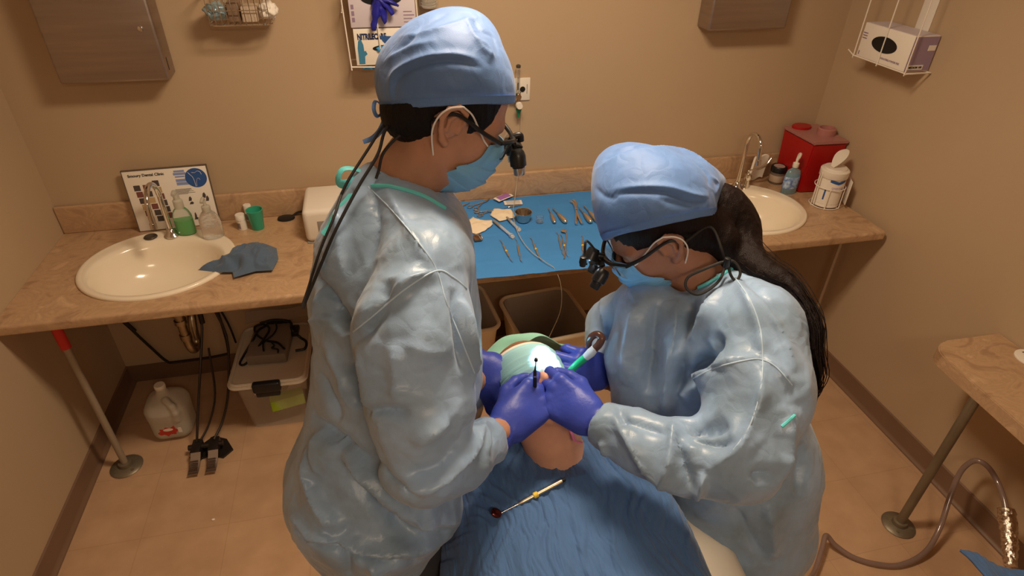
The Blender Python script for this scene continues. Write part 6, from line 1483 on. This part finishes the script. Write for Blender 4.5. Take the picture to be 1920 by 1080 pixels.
def pm(u, v):
    a = u * 2 - 1; zz = .080 - .112 * v; ph = a * 1.18
    hx_ = .098 * math.sqrt(max(0, 1 - ((zz - .032) / .112) ** 2)); x = -.008 + (hx_ + .004) * math.cos(ph) ** .9 if abs(ph) < 1.5 else 0
    y = (.084 + .0) * math.sin(ph) * math.sqrt(max(.1, 1 - ((zz - .02) / .145) ** 2))
    k = (v * 6.0) % 1.0; pl = .0085 * (1 - k) if v > .08 else .002
    if zz < .015: x += .006 * math.cos(ph)
    return pF(x + pl + .004, y, zz)
b = B(); sheet(b, pm, 48, 72, .0012); push_out(b, head_sol(pF, ears=False), .003); pmk = obj('eye_cover_mask', b, M_pmask, pat, ang=60, label='blue pleated mask laid over the eyes and forehead')
b = B(); sheet(b, lambda u, v: Vector(pm(u, 0)) + (pF.z * (.012 * v) - pF.x * (.010 * v)) + pF.x * .001, 40, 3, .0016); obj('mask_edge', b, M_paper, pmk)
# open mouth with teeth
b = B(); lathe(b, [(0, -.002), (.012, 0), (.016, .002), (.013, .0045), (.0095, .003)], Matrix.Translation(pF(.099, 0, -.066)) @ Matrix((pF.y, pF.z, pF.x)).transposed().to_4x4() @ Matrix.Diagonal((1.25, .9, 1, 1)), 28); obj('lips', b, mat('lips', (.62, .20, .18), .4), pat)
# necklace and bib clip
b = B(); tube(b, [P(983, 812, 1.345), P(1000, 820, 1.325), P(1025, 824, 1.318), P(1055, 820, 1.325), P(1072, 808, 1.345)], .0008, n=6); obj('necklace', b, M_silver, pat, label='thin silver necklace')
b = B(); tube(b, [P(1062, 800, 1.33), P(1072, 812, 1.30), P(1078, 826, 1.285), P(1092, 830, 1.28)], [.002, .0035, .003, .002], n=8, flat=.5)
tag(obj('bib_clip', b, mat('pink_clip', (.85, .25, .5), .35), None, label='small pink and silver bib clip at the right of the bare neck'), cat='clip')
# ----------------------------------------------------------------- dental chair
ch = thing('dental_chair', 'cream upholstered reclining dental chair under the lying person', 'dental chair', (.33, 0, 0))
M_vinyl = mat('cream_vinyl', (.72, .66, .56), .45, bump=.05, bscale=120)
def slab_sdf(pts, w, th, rr, cx=.335):
    L = []
    for (y0, z0), (y1, z1) in zip(pts, pts[1:]):
        d = Vector((0, y1 - y0, z1 - z0)); n_ = d.normalized(); R_ = [[1, 0, 0], list(n_), list(Vector((1, 0, 0)).cross(n_))]
        L.append(rbox(Vector((cx, (y0 + y1) / 2, (z0 + z1) / 2)), (w, d.length / 2 + .02, th), rr, R_))
    return union(L, .04)
obj('backrest', sdf_mesh(union([slab_sdf([(.93, .84), (.15, .70)], .28, .05, .045), slab_sdf([(.80, .85), (.15, .76)], .305, .045, .04, .392)], .05), .010), M_vinyl, ch, ang=None)
obj('seat', sdf_mesh(slab_sdf([(.08, .66), (-.38, .70), (-.95, .52)], .28, .05, .045), .012), M_vinyl, ch, ang=None)
b = B(); obj('headrest', sdf_mesh(rbox(P(1000, 730, 1.51) + Vector((0, 0, -.02)), (.115, .075, .032), .028, [[1, 0, 0], [0, .97, .22], [0, -.22, .97]]), .006), M_vinyl, ch, ang=None)
b = B(); cyl(b, (.33, .78, .80), P(1000, 730, 1.53), .016); obj('headrest_bar', b, M_chrome, ch)
b = B(); box(b, .18, .48, -.35, .25, .30, .60, .03); obj('lift_housing', b, M_white, ch)
b = B(); box(b, .10, .56, -.60, .45, 0.0, .06, .02); box(b, .22, .44, -.25, .15, .05, .32, .02); obj('base', b, mat('grey_enamel', (.35, .33, .3), .4), ch)
# green cloth over the headrest
def gc(u, v):
    a = (u * 2 - 1); c_ = P(998, 712, 1.49)
    return c_ + Vector((a * .165, .055 + .105 * v - .05 * a * a + .004 * math.sin(u * 23), .075 + .012 * math.sin(a * 5 + v * 4) - .10 * v * v - .05 * a * a + .006 * math.sin(u * 14 + v * 6)))
b = B(); sheet(b, gc, 50, 24, .0016); tag(obj('headrest_cover', b, mat('pale_green_cloth', (.24, .50, .40), .85, bump=.2, bscale=90), None, ang=60, label='pale green cloth cover behind the lying head'), cat='headrest cover')
# ----------------------------------------------------------------- blue towel over the chest
M_towel = bpy.data.materials.new('blue_crinkled_towel'); M_towel.use_nodes = True
def towel_mat(m):
    nt = m.node_tree; b = nt.nodes['Principled BSDF']; b.inputs['Roughness'].default_value = .92; b.inputs['Sheen Weight'].default_value = .15; b.inputs['Specular IOR Level'].default_value = .2
    tc = nd(nt, 'ShaderNodeTexCoord'); mp = nd(nt, 'ShaderNodeMapping'); mp.inputs['Scale'].default_value = (1, .13, .35); nt.links.new(tc.outputs['Object'], mp.inputs['Vector'])
    n = nd(nt, 'ShaderNodeTexNoise'); n.inputs['Scale'].default_value = 75; n.inputs['Detail'].default_value = 5; n.inputs['Distortion'].default_value = .6; nt.links.new(mp.outputs['Vector'], n.inputs['Vector'])
    bp = nd(nt, 'ShaderNodeBump'); bp.inputs['Strength'].default_value = 1.0; bp.inputs['Distance'].default_value = .006; nt.links.new(n.outputs['Fac'], bp.inputs['Height']); nt.links.new(bp.outputs['Normal'], b.inputs['Normal'])
    s = nd(nt, 'ShaderNodeTexNoise'); s.inputs['Scale'].default_value = 6.3; s.inputs['Detail'].default_value = 3; nt.links.new(tc.outputs['Object'], s.inputs['Vector'])
    r = nd(nt, 'ShaderNodeValToRGB'); r.color_ramp.elements[0].position = .68; r.color_ramp.elements[0].color = (.078, .165, .36, 1); r.color_ramp.elements[1].position = .76; r.color_ramp.elements[1].color = (.06, .08, .13, 1)
    nt.links.new(s.outputs['Fac'], r.inputs['Fac']); nt.links.new(r.outputs['Color'], b.inputs['Base Color'])
towel_mat(M_towel)
def tw(u, v):
    """u across the chest, v from the throat to the lap"""
    a = u * 2 - 1; y = .945 - .72 * v
    notch = .100 * math.exp(-((a + .05) / .30) ** 2) * (1 - v) ** 6          # scooped around the neck
    y -= notch
    half_w = .285 + .05 * min(1, v * 3)
    x = .335 + a * (half_w * .78 if a > 0 else half_w * .92)
    z = 1.085 - .012 * v - .13 * v * v - .07 * abs(a) ** 2.2 - .15 * max(0, abs(a) - .72) ** 1.3 / .28 - .055 * math.exp(-((a + .05) / .28) ** 2) * max(0, 1 - v * 5)
    q = Vector((x * 7, y * 5, 3.1)); z += mnoise.noise(q) * .010
    cr = mnoise.noise(Vector((x * 42 + mnoise.noise(Vector((x * 6, y * 9, 0))) * 2.4, y * 5.5, 0))); z += (.0060 * (1 - abs(cr) * 2.6) if abs(cr) < .38 else 0)
    cr2 = mnoise.noise(Vector((x * 95 + mnoise.noise(Vector((x * 9, y * 16, 4))) * 3, y * 14, 7))); z += .0016 * (1 - abs(cr2) * 3)
    y += .004 * math.sin(a * 31) * (1 - v) ** 8
    return (x, y, z)
b = B(); sheet(b, tw, 300, 220, .002); tag(obj('towel', b, M_towel, None, ang=None, label='crinkled blue surgical towel over the chest of the lying person'), cat='towel')
obj_ = None
tag(obj('towel', TOWEL2, M_towel, None, ang=None, label='blue towel corner at the lower right beside the foil wrapped hose'), cat='towel')
b = B(); bmesh.ops.create_icosphere(b, subdivisions=2, radius=.006)
for v in b.verts: v.co = Vector((v.co.x * 1.2 - .790, v.co.y * .8 + 1.682, max(.0006, v.co.z * .6 + .003)))
tag(obj('paper_scrap', b, M_paper, None, label='tiny white scrap on the floor tiles at lower left'), cat='scrap')
# ---- tools held at the mouth
t = thing('mouth_mirror', 'dark slim instrument held upright by the near glove of the left person', 'dental instrument', P(1004, 712, 1.285))
b = B(); tube(b, [P(1003, 735, 1.255), P(1003, 712, 1.238), P(1003, 695, 1.230)], [.0042, .0042, .0034], n=12); obj('handle', b, M_black, t)
b = B(); tube(b, [P(1003, 697, 1.231), P(1004, 686, 1.225), P(1005, 676, 1.220)], [.0026, .0012, .0012], n=10); lathe(b, [(0, -.001), (.0035, 0), (.0042, .002), (.003, .0075), (0, .009)], Matrix.Translation(P(1005, 677, 1.220)), 14); obj('tip', b, M_black, t)
b = B(); cyl(b, P(1003, 706, 1.2355), P(1003, 703, 1.2335), .0045); obj('ring', b, M_silver, t)
t = thing('suction_handpiece', 'green and white suction tip with a curved brown tube held by the right person', 'suction tip', P(1080, 688, 1.35))
b = B(); tube(b, [P(1100, 668, 1.335), P(1082, 683, 1.345), P(1066, 698, 1.355), P(1050, 704, 1.36), P(1034, 712, 1.36)], [.0085, .0085, .0075, .0035, .003], n=14); obj('tip', b, mat('bright_green_plastic', (.02, .50, .22), .3), t)
b = B(); tube(b, [P(1098, 670, 1.334), P(1108, 661, 1.328), P(1116, 652, 1.322)], [.0088, .0105, .0085], n=14); obj('connector', b, mat('pale_blue_plastic', (.62, .74, .85), .3), t)
b = B(); tube(b, [P(1114, 655, 1.324), P(1123, 646, 1.318), P(1128, 634, 1.315), P(1120, 627, 1.32), P(1109, 632, 1.33), P(1104, 645, 1.35), P(1108, 665, 1.40), P(1120, 700, 1.46)], [.0085, .0085, .0085, .0082, .008, .007, .006, .006], n=14); obj('hose', b, mat('brown_hose', (.10, .045, .035), .25), t)
t = thing('dental_explorer', 'steel dental instrument with a yellow ring and dark round tip lying on the chest towel', 'dental instrument', P(990, 938, 1.2))
twt = BVHTree.FromObject(bpy.data.objects['towel'], bpy.context.evaluated_depsgraph_get())
def on_t(px, py, h):
    r = twt.ray_cast(ORG, cam_dir(px, py).normalized()); return (r[0] if r[0] else P(px, py, 1.25)) + Vector((0, 0, h))
A_, B_ = on_t(940, 965, .006), on_t(1058, 903, .006); d = B_ - A_; L = d.length
for q in (.2, .5, .8):
    pass
M = align(A_, B_)
b = B(); lathe(b, [(0, L * .24), (.0018, L * .24), (.0036, L * .30), (.0042, L * .36), (.0046, L * .9), (.004, L * .97), (0, L * .97)], M, 16); obj('handle', b, mat('warm_handle_steel', (.72, .60, .44), .3, 1.0), t)
b = B(); lathe(b, [(0, L * .96), (.0043, L * .96), (.0036, L * 1.01), (0, L * 1.02)], M, 14); obj('end_cap', b, M_black, t)
b = B(); lathe(b, [(.0045, L * .50), (.0062, L * .51), (.0062, L * .565), (.0045, L * .575)], M, 16); obj('ring', b, mat('yellow_band', (.85, .62, .08), .4), t, label='yellow ring')
b = B(); tube(b, [M @ Vector((0, 0, L * .26)), M @ Vector((0, 0, L * .12)), M @ Vector((0, 0, 0))], [.0018, .0013, .0011], n=10); lathe(b, [(0, L * .20), (.0022, L * .20), (.0026, L * .26), (0, L * .26)], M, 12); obj('shank', b, M_tool, t)
c_ = on_t(930, 966, .006); b = B(); lathe(b, [(0, -.002), (.0095, -.0015), (.0115, 0), (.0115, .002), (.010, .003), (0, .0024)], Matrix.Translation(c_) @ Matrix.Rotation(.35, 4, 'Y'), 28); obj('mirror_head', b, mat('dark_red_mirror', (.10, .02, .018), .12, .7), t, label='dark reddish mirror head')
